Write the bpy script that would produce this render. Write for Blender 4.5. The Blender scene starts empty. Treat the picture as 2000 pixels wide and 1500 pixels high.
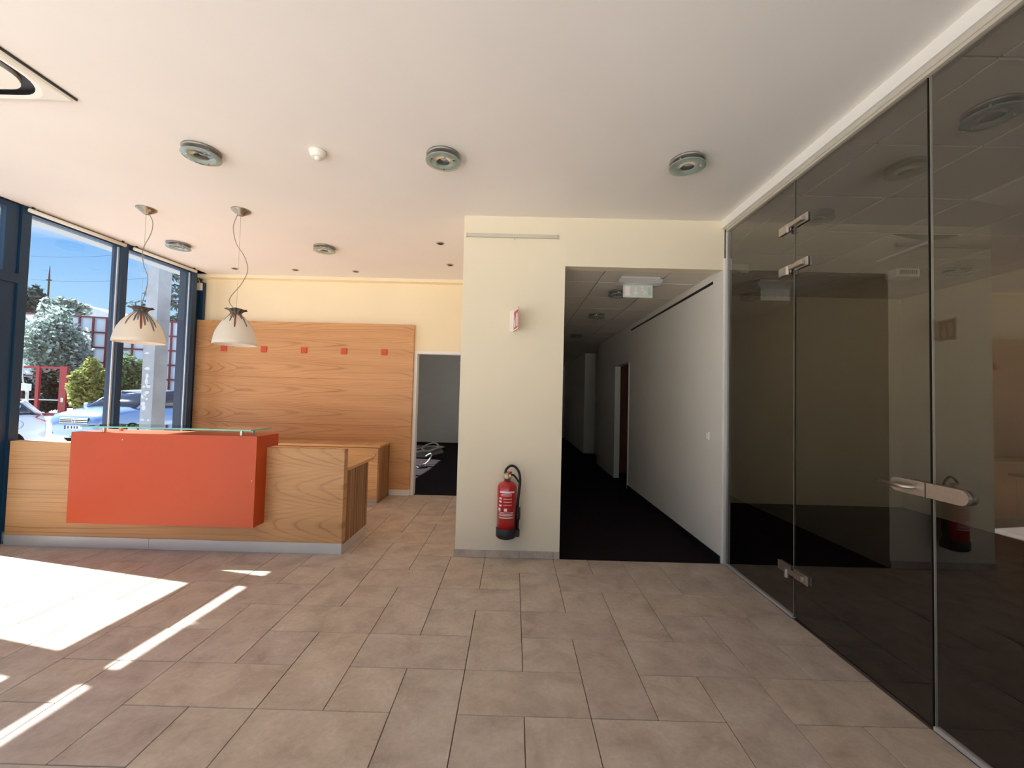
import bpy, bmesh, math, random
from mathutils import Vector, Matrix, Euler

scene = bpy.context.scene
COL = scene.collection
PI = math.pi

# ------------------------------------------------------------------ camera
FPX, PITCH, YAW, ROLL, EYE = 800.74, 0.0332144, -0.0055165, 0.0248414, 1.43123


def cam_rows():
    cy, sy, cp, sp, cr, sr = (math.cos(YAW), math.sin(YAW), math.cos(PITCH), math.sin(PITCH),
                              math.cos(ROLL), math.sin(ROLL))
    R0 = Matrix(((1, 0, 0), (0, 0, -1), (0, 1, 0)))
    Ry = Matrix(((cy, 0, -sy), (0, 1, 0), (sy, 0, cy)))
    Rp = Matrix(((1, 0, 0), (0, cp, sp), (0, -sp, cp)))
    Rr = Matrix(((cr, -sr, 0), (sr, cr, 0), (0, 0, 1)))
    return Rr @ Rp @ Ry @ R0


RC = cam_rows()
cam_data = bpy.data.cameras.new('camera')
cam_data.sensor_fit = 'HORIZONTAL'
cam_data.sensor_width = 36.0
cam_data.lens = 36.0 * FPX / 2000.0
cam_data.clip_start = 0.05
cam_data.clip_end = 400
cam = bpy.data.objects.new('camera', cam_data)
COL.objects.link(cam)
m = Matrix.Identity(4)
for r in range(3):
    m[r][0] = RC[0][r]
    m[r][1] = -RC[1][r]
    m[r][2] = -RC[2][r]
m[2][3] = EYE
cam.matrix_world = m
scene.camera = cam


def ray(px, py):
    return RC.transposed() @ Vector(((px - 1000) / FPX, (py - 750) / FPX, 1.0))


def at(px, py, axis, val):
    """the point where the ray of a pixel meets the plane axis = val"""
    d = ray(px, py)
    o = Vector((0, 0, EYE))
    return o + d * ((val - o[axis]) / d[axis])


# ------------------------------------------------------------------ view, world, sun
scene.view_settings.view_transform = 'Standard'
scene.view_settings.look = 'None'
scene.view_settings.gamma = 1.0
scene.view_settings.use_curve_mapping = False
scene.view_settings.exposure = 0.82
scene.cycles.use_denoising = True
scene.cycles.denoiser = 'OPENIMAGEDENOISE'
scene.cycles.max_bounces = 10
scene.cycles.diffuse_bounces = 7
scene.cycles.glossy_bounces = 4
scene.cycles.transparent_max_bounces = 16
scene.cycles.sample_clamp_indirect = 6.0
scene.cycles.caustics_reflective = False
scene.cycles.caustics_refractive = False
scene.cycles.use_adaptive_sampling = True
scene.cycles.adaptive_threshold = 0.02

SUN_STRENGTH = 17.5
SKY_STRENGTH = 0.72
SUN_AZ = Vector((-0.979, 0.2054))          # horizontal direction towards the sun
SUN_TAN = 0.931                            # tangent of its elevation

world = bpy.data.worlds.new('sky')
scene.world = world
world.use_nodes = True
nt = world.node_tree
nt.nodes.clear()
wo = nt.nodes.new('ShaderNodeOutputWorld')
bg = nt.nodes.new('ShaderNodeBackground')
geo = nt.nodes.new('ShaderNodeTexCoord')
sep = nt.nodes.new('ShaderNodeSeparateXYZ')
nt.links.new(geo.outputs['Generated'], sep.inputs[0])
ramp = nt.nodes.new('ShaderNodeValToRGB')
cr = ramp.color_ramp
cr.elements[0].position = 0.0
cr.elements[0].color = (0.78, 0.88, 0.96, 1)
cr.elements[1].position = 0.55
cr.elements[1].color = (0.06, 0.27, 0.76, 1)
e = cr.elements.new(0.15)
e.color = (0.42, 0.70, 0.97, 1)
e = cr.elements.new(0.30)
e.color = (0.11, 0.40, 0.90, 1)
nt.links.new(sep.outputs['Z'], ramp.inputs[0])
mp = nt.nodes.new('ShaderNodeMapping')
mp.inputs['Scale'].default_value = (1.2, 3.0, 9.0)
mp.inputs['Rotation'].default_value = (0.25, 0.3, 0.4)
nz = nt.nodes.new('ShaderNodeTexNoise')
nz.inputs['Scale'].default_value = 1.6
nz.inputs['Detail'].default_value = 7
nz.inputs['Roughness'].default_value = 0.55
nz.inputs['Distortion'].default_value = 0.6
nt.links.new(geo.outputs['Generated'], mp.inputs[0])
nt.links.new(mp.outputs[0], nz.inputs['Vector'])
cr2 = nt.nodes.new('ShaderNodeValToRGB')
cr2.color_ramp.elements[0].position = 0.44
cr2.color_ramp.elements[0].color = (0, 0, 0, 1)
cr2.color_ramp.elements[1].position = 0.68
cr2.color_ramp.elements[1].color = (0.75, 0.75, 0.75, 1)
nt.links.new(nz.outputs[0], cr2.inputs[0])
mx = nt.nodes.new('ShaderNodeMix')
mx.data_type = 'RGBA'
nt.links.new(cr2.outputs[0], mx.inputs['Factor'])
nt.links.new(ramp.outputs[0], mx.inputs['A'])
mx.inputs['B'].default_value = (0.85, 0.93, 1.0, 1)
nt.links.new(mx.outputs['Result'], bg.inputs['Color'])
bg.inputs['Strength'].default_value = SKY_STRENGTH
nt.links.new(bg.outputs[0], wo.inputs[0])

sun_data = bpy.data.lights.new('sun', 'SUN')
sun_data.energy = SUN_STRENGTH
sun_data.angle = 0.0093
sun_data.color = (1.0, 0.985, 0.96)
sun = bpy.data.objects.new('sun', sun_data)
COL.objects.link(sun)
to_sun = Vector((SUN_AZ.x, SUN_AZ.y, SUN_TAN)).normalized()
sun.rotation_euler = to_sun.to_track_quat('Z', 'Y').to_euler()
sun.location = (-20, 6, 20)


# ------------------------------------------------------------------ materials
class NG:
    """small helper around a material's node tree"""

    def __init__(self, name):
        self.m = bpy.data.materials.new(name)
        self.m.use_nodes = True
        self.t = self.m.node_tree
        self.b = self.t.nodes['Principled BSDF']
        self.out = self.t.nodes['Material Output']

    def n(self, kind, **kw):
        x = self.t.nodes.new('ShaderNode' + kind)
        for k, v in kw.items():
            if k in x.inputs:
                x.inputs[k].default_value = v
            else:
                setattr(x, k, v)
        return x

    def l(self, a, b):
        self.t.links.new(a, b)

    def math(self, op, a, b=None, c=None, clamp=False):
        x = self.n('Math', operation=op)
        x.use_clamp = clamp
        for i, v in enumerate((a, b, c)):
            if v is None:
                continue
            if isinstance(v, (int, float)):
                x.inputs[i].default_value = v
            else:
                self.l(v, x.inputs[i])
        return x.outputs[0]

    def ramp(self, fac, stops):
        x = self.n('ValToRGB')
        els = x.color_ramp.elements
        while len(els) < len(stops):
            els.new(0.5)
        for e_, (p, c) in zip(els, stops):
            e_.position = p
            e_.color = (*c, 1) if len(c) == 3 else c
        self.l(fac, x.inputs[0])
        return x.outputs[0]

    def mix(self, fac, a, b, blend='MIX'):
        x = self.n('Mix', data_type='RGBA', blend_type=blend)
        for s, v in (('Factor', fac), ('A', a), ('B', b)):
            if isinstance(v, (int, float)):
                x.inputs[s].default_value = v
            elif isinstance(v, tuple):
                x.inputs[s].default_value = (*v, 1) if len(v) == 3 else v
            else:
                self.l(v, x.inputs[s])
        return x.outputs['Result']


def srgb(r, g, b):
    f = lambda c: c / 12.92 if c <= 0.04045 else ((c + 0.055) / 1.055) ** 2.4
    return (f(r / 255), f(g / 255), f(b / 255))


MATS = {}


def plain(name, col, rough=0.5, metal=0.0, spec=0.5, var=0.06, scale=6.0, bump=0.0, bscale=200.0, coat=0.0):
    g = NG(name)
    tc = g.n('TexCoord')
    nz_ = g.n('TexNoise', Scale=scale, Detail=4.0)
    g.l(tc.outputs['Object'], nz_.inputs['Vector'])
    lo = tuple(c * (1 - var) for c in col)
    hi = tuple(min(1, c * (1 + var)) for c in col)
    c_ = g.ramp(nz_.outputs[0], [(0.3, lo), (0.7, hi)])
    g.l(c_, g.b.inputs['Base Color'])
    g.b.inputs['Roughness'].default_value = rough
    g.b.inputs['Metallic'].default_value = metal
    g.b.inputs['Specular IOR Level'].default_value = spec
    g.b.inputs['Coat Weight'].default_value = coat
    if bump:
        n2 = g.n('TexNoise', Scale=bscale, Detail=2.0)
        g.l(tc.outputs['Object'], n2.inputs['Vector'])
        bp = g.n('Bump', Strength=bump, Distance=0.002)
        g.l(n2.outputs[0], bp.inputs['Height'])
        g.l(bp.outputs[0], g.b.inputs['Normal'])
    MATS[name] = g.m
    return g.m


def glass(name, tint, gain=1.7, rough=0.0, body=0.0, body_col=(1, 1, 1)):
    """flat sheet glass: clear transmission, mirror reflection by angle on the outer faces"""
    g = NG(name)
    g.t.nodes.remove(g.b)
    tr = g.n('BsdfTransparent')
    tr.inputs[0].default_value = (*tint, 1)
    gl = g.n('BsdfGlossy', Roughness=rough)
    fr = g.n('Fresnel', IOR=1.5)
    ge = g.n('NewGeometry')
    inv = g.math('SUBTRACT', 1.0, ge.outputs['Backfacing'])
    fac = g.math('MULTIPLY', g.math('MULTIPLY', fr.outputs[0], gain), inv, clamp=True)
    base = tr.outputs[0]
    if body:
        df = g.n('BsdfDiffuse')
        df.inputs[0].default_value = (*body_col, 1)
        m1 = g.n('MixShader', Fac=body)
        g.l(tr.outputs[0], m1.inputs[1])
        g.l(df.outputs[0], m1.inputs[2])
        base = m1.outputs[0]
    ms = g.n('MixShader')
    g.l(fac, ms.inputs[0])
    g.l(base, ms.inputs[1])
    g.l(gl.outputs[0], ms.inputs[2])
    g.l(ms.outputs[0], g.out.inputs[0])
    MATS[name] = g.m
    return g.m


def wood(name, base, dark, axis='x', leaf=0.335, tip=0.75, sign=1, cath=6.0, stripes=False, off=0.0, sway=1.2, amt=0.62, dens=175.0, wob=2.6):
    """sliced veneer: grain along one axis, slip-matched leaves, cathedral figure towards one end"""
    g = NG(name)
    tc = g.n('TexCoord')
    s = g.n('SeparateXYZ')
    g.l(tc.outputs['Object'], s.inputs[0])
    along = s.outputs['X'] if axis == 'x' else s.outputs['Z']
    across = s.outputs['Z'] if axis == 'x' else s.outputs['Y']
    lf = g.math('SUBTRACT', g.math('FRACT', g.math('DIVIDE', g.math('ADD', across, off + 50 * leaf), leaf)), 0.5)
    zc = g.math('MULTIPLY', lf, leaf)

    def noise(sx, sz, src, detail=2.0, rough=0.5):
        cb = g.n('CombineXYZ')
        g.l(g.math('MULTIPLY', along, sx), cb.inputs[0])
        g.l(g.math('MULTIPLY', src, sz), cb.inputs[1])
        nn = g.n('TexNoise', Scale=1.0, Detail=detail, Roughness=rough)
        g.l(cb.outputs[0], nn.inputs['Vector'])
        return nn.outputs[0]
    rel = g.math('MAXIMUM', g.math('MULTIPLY', g.math('SUBTRACT', along, tip), sign), 0.0)
    f = g.math('SUBTRACT', g.math('MULTIPLY', g.math('MULTIPLY', zc, zc), dens), g.math('MULTIPLY', rel, cath))
    f = g.math('ADD', f, g.math('MULTIPLY', g.math('SINE', g.math('MULTIPLY', along, 1.7)), sway))
    f = g.math('ADD', f, g.math('MULTIPLY', noise(1.0, 7.0, zc), wob))
    ring = g.math('FRACT', f)
    ringd = g.ramp(ring, [(0.0, (1, 1, 1)), (0.07, (0.5, 0.5, 0.5)), (0.25, (0.12, 0.12, 0.12)), (0.85, (0.15, 0.15, 0.15)), (0.97, (0.8, 0.8, 0.8)), (1.0, (1, 1, 1))])
    gate = g.ramp(noise(0.7, 6.0, across), [(0.35, (0.25, 0.25, 0.25)), (0.65, (1, 1, 1))])
    ringd = g.math('MULTIPLY', ringd, gate)
    fine = noise(1.6, 110.0, across, 3.0, 0.6)
    broad = noise(0.35, 7.0, across)
    if stripes:
        ringd = g.ramp(noise(0.3, 45.0, across, 1.0), [(0.40, (0, 0, 0)), (0.60, (1, 1, 1))])
    k = g.math('ADD', g.math('MULTIPLY', ringd, amt), g.math('MULTIPLY', g.math('SUBTRACT', fine, 0.40), 0.55))
    k = g.math('ADD', k, g.math('MULTIPLY', g.math('SUBTRACT', broad, 0.45), 0.6), clamp=True)
    c_ = g.mix(k, base, dark)
    g.l(c_, g.b.inputs['Base Color'])
    g.b.inputs['Roughness'].default_value = 0.42
    g.b.inputs['Specular IOR Level'].default_value = 0.35
    MATS[name] = g.m
    return g.m


plain('ceiling_paint', srgb(238, 232, 225), 0.9, var=0.015, scale=1.5, spec=0.1)
plain('wall_cream', srgb(244, 228, 194), 0.85, var=0.02, scale=1.2, spec=0.15)
plain('wall_cream_dull', srgb(236, 222, 194), 0.85, var=0.02, scale=1.2, spec=0.15)
plain('wall_white', srgb(235, 229, 218), 0.8, var=0.02, scale=1.2, spec=0.2)
plain('wall_grey', srgb(222, 217, 210), 0.85, var=0.02, spec=0.15)
plain('white_paint', srgb(240, 236, 228), 0.45, var=0.01)
plain('white_plastic', srgb(236, 231, 218), 0.4, var=0.01)
plain('carpet', srgb(38, 31, 31), 0.97, var=0.25, scale=90, spec=0.05, bump=0.5, bscale=500)
plain('frame_blue', srgb(18, 52, 80), 0.38, var=0.05, scale=3)
plain('steel', srgb(196, 192, 186), 0.32, metal=1.0, var=0.04, scale=30)
plain('steel_brushed', srgb(200, 190, 178), 0.38, metal=1.0, var=0.06, scale=60)
plain('chrome', srgb(225, 225, 222), 0.1, metal=1.0, var=0.02)
plain('dark_metal', srgb(70, 66, 62), 0.35, metal=0.8, var=0.05)
plain('satin', srgb(158, 150, 136), 0.3, metal=0.9, var=0.05)
plain('ring_metal', srgb(150, 142, 134), 0.4, metal=0.6, var=0.05)
plain('alu', srgb(216, 215, 212), 0.42, metal=0.45, var=0.02, scale=4)
plain('rail_grey', srgb(206, 198, 182), 0.5, metal=0.2, var=0.02)
plain('orange_paint', srgb(197, 73, 20), 0.42, var=0.02, scale=2)
plain('accent_orange', srgb(205, 82, 46), 0.5, var=0.04)
plain('grout', srgb(92, 76, 64), 0.9, var=0.1, scale=60)
plain('ext_red', srgb(188, 24, 28), 0.28, var=0.03, coat=0.5)
plain('sign_red', srgb(176, 54, 36), 0.45, var=0.03)
plain('black_rubber', srgb(20, 19, 19), 0.5, var=0.1)
plain('black_plastic', srgb(26, 25, 26), 0.45, var=0.1)
plain('brass', srgb(200, 170, 105), 0.3, metal=1.0)
plain('print_white', srgb(240, 226, 218), 0.5, var=0.02)
plain('cord_grey', srgb(150, 140, 122), 0.5, var=0.05)
plain('asphalt', srgb(160, 158, 156), 0.9, var=0.15, scale=20)
plain('bounce_paving', srgb(214, 211, 206), 0.9, var=0.06, scale=4)  # only for the added forecourt, kept pale to reflect sun indoors
plain('concrete', srgb(178, 180, 182), 0.85, var=0.12, scale=5, bump=0.4, bscale=60)
plain('barrier_frame', srgb(140, 62, 66), 0.6)
plain('gate_red', srgb(176, 60, 60), 0.5)
plain('barrier_panel', srgb(205, 212, 218), 0.5, var=0.06, scale=1.5)
plain('soffit_grey', srgb(196, 198, 198), 0.6, var=0.03)
plain('bark', srgb(92, 74, 60), 0.9, var=0.2, scale=12)
plain('car_white', srgb(228, 232, 236), 0.25, var=0.01, coat=0.8)
plain('car_blue', srgb(150, 174, 208), 0.22, metal=0.5, var=0.02, coat=0.9)
plain('car_glass', srgb(30, 38, 46), 0.06, var=0.02, spec=0.9)
plain('tyre', srgb(24, 24, 24), 0.95, spec=0.1)
plain('tail_red', srgb(196, 36, 40), 0.2, coat=0.6)
plain('headlamp', srgb(215, 222, 228), 0.12, metal=0.5)
plain('plate_white', srgb(235, 236, 238), 0.4, var=0.01)
plain('plate_blue', srgb(20, 50, 150), 0.4)
plain('poster', srgb(226, 226, 222), 0.7, var=0.1, scale=40)
plain('cream_cable', srgb(212, 204, 190), 0.5)
plain('grey_box', srgb(120, 116, 114), 0.6)
plain('door_wood', srgb(150, 98, 58), 0.5, var=0.12, scale=3)
plain('ceil_tile', srgb(226, 216, 202), 0.92, var=0.03, scale=80, spec=0.05, bump=0.3, bscale=120)
plain('ceil_grid', srgb(176, 166, 152), 0.6, var=0.02)
plain('roof_white', srgb(232, 236, 240), 0.6)
plain('exit_panel', srgb(206, 210, 196), 0.35, var=0.02)
plain('exit_green', srgb(176, 196, 178), 0.35, var=0.02)
plain('emblem', srgb(220, 224, 230), 0.2, metal=0.9)
glass('window_glass', (0.86, 0.895, 0.925), 1.5)
glass('door_glass', (0.79, 0.82, 0.84), 1.5)
glass('clear_glass', (0.97, 0.98, 0.98), 1.5)
glass('partition_glass', (0.80, 0.79, 0.765), 2.3)
glass('counter_glass', (0.80, 0.92, 0.88), 1.6)
glass('lamp_glass', (0.72, 0.82, 0.78), 1.4, rough=0.08, body=0.5, body_col=srgb(178, 190, 180))
plain('glass_edge', srgb(120, 196, 176), 0.2, var=0.05)
plain('edge_dark', srgb(34, 34, 32), 0.3, var=0.05)
plain('edge_light', srgb(150, 146, 132), 0.3, var=0.05)

wood('wood_panel', srgb(216, 164, 112), srgb(140, 84, 46), tip=-0.95, sign=-1, off=0.03)
wood('wood_front', srgb(212, 162, 110), srgb(134, 84, 46), tip=0.72, sign=1, off=0.02, dens=120.0, cath=5.0, sway=0.25, wob=1.3)
wood('wood_side', srgb(192, 144, 98), srgb(98, 62, 38), 'z', stripes=True, amt=0.85)
wood('wood_cab', srgb(214, 168, 118), srgb(140, 92, 54), leaf=0.4, tip=0.0, cath=3.0, off=0.11)


def tile_material():
    g = NG('floor_tile')
    tc = g.n('TexCoord')
    oi = g.n('ObjectInfo')
    mp_ = g.n('Mapping')
    g.l(tc.outputs['Object'], mp_.inputs['Vector'])
    cb = g.n('CombineXYZ')
    g.l(g.math('MULTIPLY', oi.outputs['Random'], 37.0), cb.inputs[0])
    g.l(g.math('MULTIPLY', oi.outputs['Random'], 91.0), cb.inputs[1])
    g.l(cb.outputs[0], mp_.inputs['Location'])
    n1 = g.n('TexNoise', Scale=5.0, Detail=6.0, Roughness=0.6, Distortion=0.4)
    g.l(mp_.outputs[0], n1.inputs['Vector'])
    n2 = g.n('TexNoise', Scale=38.0, Detail=5.0, Roughness=0.7)
    g.l(mp_.outputs[0], n2.inputs['Vector'])
    c1 = g.ramp(n1.outputs[0], [(0.28, srgb(174, 156, 141)), (0.5, srgb(199, 182, 165)), (0.72, srgb(213, 198, 181))])
    c2 = g.ramp(n2.outputs[0], [(0.3, (0.80, 0.80, 0.80)), (0.7, (1.08, 1.08, 1.08))])
    c_ = g.mix(0.7, c1, c2, 'MULTIPLY')
    tint = g.ramp(oi.outputs['Random'], [(0.0, (0.95, 0.92, 0.93)), (0.5, (1.0, 0.99, 0.97)), (1.0, (1.04, 1.01, 0.95))])
    c_ = g.mix(1.0, c_, tint, 'MULTIPLY')
    g.l(c_, g.b.inputs['Base Color'])
    g.b.inputs['Roughness'].default_value = 0.48
    g.b.inputs['Specular IOR Level'].default_value = 0.35
    bp = g.n('Bump', Strength=0.25, Distance=0.002)
    g.l(n1.outputs[0], bp.inputs['Height'])
    g.l(bp.outputs[0], g.b.inputs['Normal'])
    MATS['floor_tile'] = g.m


tile_material()


def leaf_material(name, a, b):
    g = NG(name)
    ge = g.n('NewGeometry')
    c_ = g.ramp(ge.outputs['Random Per Island'], [(0.0, a), (1.0, b)])
    g.t.nodes.remove(g.b)
    d = g.n('BsdfDiffuse')
    t = g.n('BsdfTranslucent')
    g.l(c_, d.inputs[0])
    g.l(c_, t.inputs[0])
    ms = g.n('MixShader', Fac=0.4)
    g.l(d.outputs[0], ms.inputs[1])
    g.l(t.outputs[0], ms.inputs[2])
    g.l(ms.outputs[0], g.out.inputs[0])
    MATS[name] = g.m


leaf_material('panel_sheet', srgb(206, 214, 222), srgb(214, 222, 230))
leaf_material('leaf_silver', srgb(88, 112, 98), srgb(206, 218, 210))
leaf_material('leaf_green', srgb(58, 82, 58), srgb(128, 150, 112))
leaf_material('leaf_yellow', srgb(84, 104, 62), srgb(190, 188, 116))
leaf_material('leaf_dark', srgb(40, 58, 62), srgb(92, 112, 110))


def shade_material():
    """milk glass with coloured glass petals running down from the neck"""
    g = NG('shade_glass')
    tc = g.n('TexCoord')
    s = g.n('SeparateXYZ')
    g.l(tc.outputs['Object'], s.inputs[0])
    oi = g.n('ObjectInfo')
    ang = g.math('ADD', g.math('ARCTAN2', s.outputs['Y'], s.outputs['X']), g.math('MULTIPLY', oi.outputs['Random'], 6.0))
    sec = g.math('MULTIPLY', g.math('ADD', ang, 10.0), 34.0 / (2 * PI))
    idx = g.math('FLOOR', sec)
    u = g.math('MULTIPLY', g.math('SUBTRACT', g.math('FRACT', sec), 0.5), 2.0)
    wn = g.n('TexWhiteNoise', noise_dimensions='1D')
    g.l(idx, wn.inputs['W'])
    wn2 = g.n('TexWhiteNoise', noise_dimensions='1D')
    g.l(g.math('ADD', idx, 57.3), wn2.inputs['W'])
    shape = g.math('SUBTRACT', 1.0, g.math('POWER', g.math('ABSOLUTE', u), 3.0))
    reach = g.math('MULTIPLY', g.math('MULTIPLY', g.math('POWER', wn.outputs['Value'], 1.4), 0.19), shape)
    h = g.math('SUBTRACT', 0.285, s.outputs['Z'])
    inside = g.math('LESS_THAN', h, reach)
    c2 = g.ramp(wn2.outputs['Value'], [(0.0, srgb(92, 84, 76)), (0.2, srgb(168, 96, 72)), (0.4, srgb(122, 112, 98)), (0.55, srgb(206, 182, 96)),
                                       (0.7, srgb(98, 88, 78)), (0.85, srgb(140, 154, 166)), (1.0, srgb(150, 120, 100))])
    cbase = g.mix(inside, srgb(246, 240, 228), c2)
    top = g.math('LESS_THAN', h, 0.0)
    ctop = g.ramp(wn2.outputs['Value'], [(0.0, srgb(64, 56, 50)), (0.5, srgb(150, 142, 130)), (1.0, srgb(92, 80, 70))])
    cfin = g.mix(top, cbase, ctop)
    g.t.nodes.remove(g.b)
    d = g.n('BsdfDiffuse')
    t = g.n('BsdfTranslucent')
    gl = g.n('BsdfGlossy', Roughness=0.15)
    g.l(cfin, d.inputs[0])
    g.l(cfin, t.inputs[0])
    m1 = g.n('MixShader', Fac=0.4)
    g.l(d.outputs[0], m1.inputs[1])
    g.l(t.outputs[0], m1.inputs[2])
    m2 = g.n('MixShader', Fac=0.05)
    g.l(m1.outputs[0], m2.inputs[1])
    g.l(gl.outputs[0], m2.inputs[2])
    g.l(m2.outputs[0], g.out.inputs[0])
    MATS['shade_glass'] = g.m


shade_material()


# ------------------------------------------------------------------ mesh helpers
class MB:
    def __init__(self):
        self.v, self.f, self.smooth = [], [], []

    def add(self, vs, fs, smooth=False):
        o = len(self.v)
        self.v += [tuple(p) for p in vs]
        self.f += [tuple(o + i for i in f) for f in fs]
        self.smooth += [smooth] * len(fs)
        return self

    def box(self, x0, x1, y0, y1, z0, z1, mtx=None):
        x0, x1 = min(x0, x1), max(x0, x1)
        y0, y1 = min(y0, y1), max(y0, y1)
        z0, z1 = min(z0, z1), max(z0, z1)
        vs = [Vector((x, y, z)) for z in (z0, z1) for y in (y0, y1) for x in (x0, x1)]
        if mtx:
            vs = [mtx @ p for p in vs]
        return self.add(vs, [(0, 2, 3, 1), (4, 5, 7, 6), (0, 1, 5, 4), (2, 6, 7, 3), (0, 4, 6, 2), (1, 3, 7, 5)])

    def cbox(self, x0, x1, y0, y1, z0, z1, b=0.004):
        """box with chamfered upper and lower edges and corners"""
        bm = bmesh.new()
        t = MB().box(x0, x1, y0, y1, z0, z1)
        vs = [bm.verts.new(p) for p in t.v]
        for f in t.f:
            bm.faces.new([vs[i] for i in f])
        bmesh.ops.bevel(bm, geom=list(bm.edges), offset=b, segments=1, affect='EDGES', profile=0.5)
        bm.verts.index_update()
        r = self.add([p.co for p in bm.verts], [[p.index for p in f.verts] for f in bm.faces])
        bm.free()
        return r

    def lathe(self, prof, c=(0, 0, 0), n=32, smooth=True, axis='z', close=False):
        vs, fs = [], []
        for (r, z) in prof:
            for k in range(n):
                a = 2 * PI * k / n
                if axis == 'z':
                    p = (c[0] + r * math.cos(a), c[1] + r * math.sin(a), c[2] + z)
                elif axis == 'y':
                    p = (c[0] + r * math.cos(a), c[1] + z, c[2] + r * math.sin(a))
                else:
                    p = (c[0] + z, c[1] + r * math.cos(a), c[2] + r * math.sin(a))
                vs.append(p)
        m_ = len(prof)
        for i in range(m_ if close else m_ - 1):
            j = (i + 1) % m_
            for k in range(n):
                k2 = (k + 1) % n
                fs.append((i * n + k, i * n + k2, j * n + k2, j * n + k))
        return self.add(vs, fs, smooth)

    def cyl(self, c, r, z0, z1, n=20, axis='z', smooth=True):
        self.lathe([(r, z0), (r, z1)], c, n, smooth, axis)
        for z in (z0, z1):
            self.lathe([(r, z), (0.0001, z)], c, n, False, axis)
        return self

    def tube(self, pts, r, n=8, cap=True):
        pts = [Vector(p) for p in pts]
        vs, fs = [], []
        up = Vector((0, 0, 1))
        prev = None
        for i, p in enumerate(pts):
            d = (pts[min(i + 1, len(pts) - 1)] - pts[max(i - 1, 0)]).normalized()
            if prev is None:
                ref = up if abs(d.dot(up)) < 0.95 else Vector((1, 0, 0))
                u = d.cross(ref).normalized()
            else:
                u = (prev - d * prev.dot(d)).normalized()
            prev = u
            w = d.cross(u)
            rr = r[i] if isinstance(r, (list, tuple)) else r
            for k in range(n):
                a = 2 * PI * k / n
                vs.append(p + (u * math.cos(a) + w * math.sin(a)) * rr)
        for i in range(len(pts) - 1):
            for k in range(n):
                k2 = (k + 1) % n
                fs.append((i * n + k, i * n + k2, (i + 1) * n + k2, (i + 1) * n + k))
        self.add(vs, fs, True)
        if cap:
            o = len(self.v) - len(vs)
            self.f.append(tuple(o + k for k in range(n)))
            self.f.append(tuple(o + (len(pts) - 1) * n + k for k in reversed(range(n))))
            self.smooth += [False, False]
        return self

    def prism(self, poly, a0, a1, axis='y'):
        """polygon in the plane across an axis, extruded from a0 to a1"""
        def P(p, a):
            if axis == 'y':
                return (p[0], a, p[1])
            if axis == 'x':
                return (a, p[0], p[1])
            return (p[0], p[1], a)
        n = len(poly)
        vs = [P(p, a0) for p in poly] + [P(p, a1) for p in poly]
        fs = [tuple(range(n)), tuple(range(2 * n - 1, n - 1, -1))]
        for i in range(n):
            j = (i + 1) % n
            fs.append((i, j, n + j, n + i))
        return self.add(vs, fs)

    def mesh(self, name, mat, org=(0, 0, 0)):
        me = bpy.data.meshes.new(name)
        o = Vector(org)
        me.from_pydata([tuple(Vector(p) - o) for p in self.v], [], self.f)
        me.polygons.foreach_set('use_smooth', self.smooth)
        bm = bmesh.new()
        bm.from_mesh(me)
        bmesh.ops.recalc_face_normals(bm, faces=list(bm.faces))
        bm.to_mesh(me)
        bm.free()
        me.materials.append(MATS[mat])
        me.update()
        return me


def base_of(mb):
    xs, ys, zs = zip(*mb.v)
    return Vector(((min(xs) + max(xs)) / 2, (min(ys) + max(ys)) / 2, min(zs)))


def tag(o, label=None, cat=None, group=None, kind=None):
    if label:
        o['label'] = label
    if cat:
        o['category'] = cat
    if group:
        o['group'] = group
    if kind:
        o['kind'] = kind
    return o


WLOC = {}


def put(name, mb, mat, parent=None, local=False):
    """link a mesh; world coordinates unless local (then in the parent's frame)"""
    if parent is None:
        org = base_of(mb)
        o = bpy.data.objects.new(name, mb.mesh(name, mat, org))
        o.location = org
        WLOC[o.name] = org
    else:
        porg = Vector((0, 0, 0)) if local else WLOC[parent.name]
        org = base_of(mb)
        o = bpy.data.objects.new(name, mb.mesh(name, mat, org))
        o.location = org - porg
        o.parent = parent
        WLOC[o.name] = org if not local else org
    COL.objects.link(o)
    return o


def thing(name, loc, label=None, cat=None, group=None, kind=None, rz=0.0):
    o = bpy.data.objects.new(name, None)
    o.empty_display_size = 0.1
    o.location = loc
    o.rotation_euler = (0, 0, rz)
    COL.objects.link(o)
    WLOC[o.name] = Vector(loc)
    return tag(o, label, cat, group, kind)


def copy_tree(o, parent=None):
    c = o.copy()
    COL.objects.link(c)
    c.parent = parent
    for ch in list(o.children):
        copy_tree(ch, c)
    return c


def S(name, mb, mat, parent=None):
    o = put(name, mb, mat, parent)
    if parent is None:
        o['kind'] = 'structure'
    return o


# ------------------------------------------------------------------ main dimensions
ZC = 3.095            # ceiling
YF = 3.716            # front of the pillar
YB = 5.92             # back wall
XP0, XP1 = -0.494, 0.44
XG = 1.915            # glass partition
XH = 1.88             # corridor right wall
G = 0.303             # tile pitch
GX, GY = 0.0811, 1.8934
ZO = -0.25            # ground outside


def xw(y):
    return -4.805 + 0.065 * y


WA = math.atan(0.065)
WROT = Matrix.Rotation(-WA, 4, 'Z')


def wbox(mb, y0, y1, d0, d1, z0, z1):
    """box along the slanted window wall: y range, depth range (0 = inner face, positive outwards), z range"""
    p = Vector((xw(y0), y0, 0))
    L = (y1 - y0) / math.cos(WA)
    M = Matrix.Translation(p) @ WROT
    return mb.box(-d1, -d0, 0, L, z0, z1, M)


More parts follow.
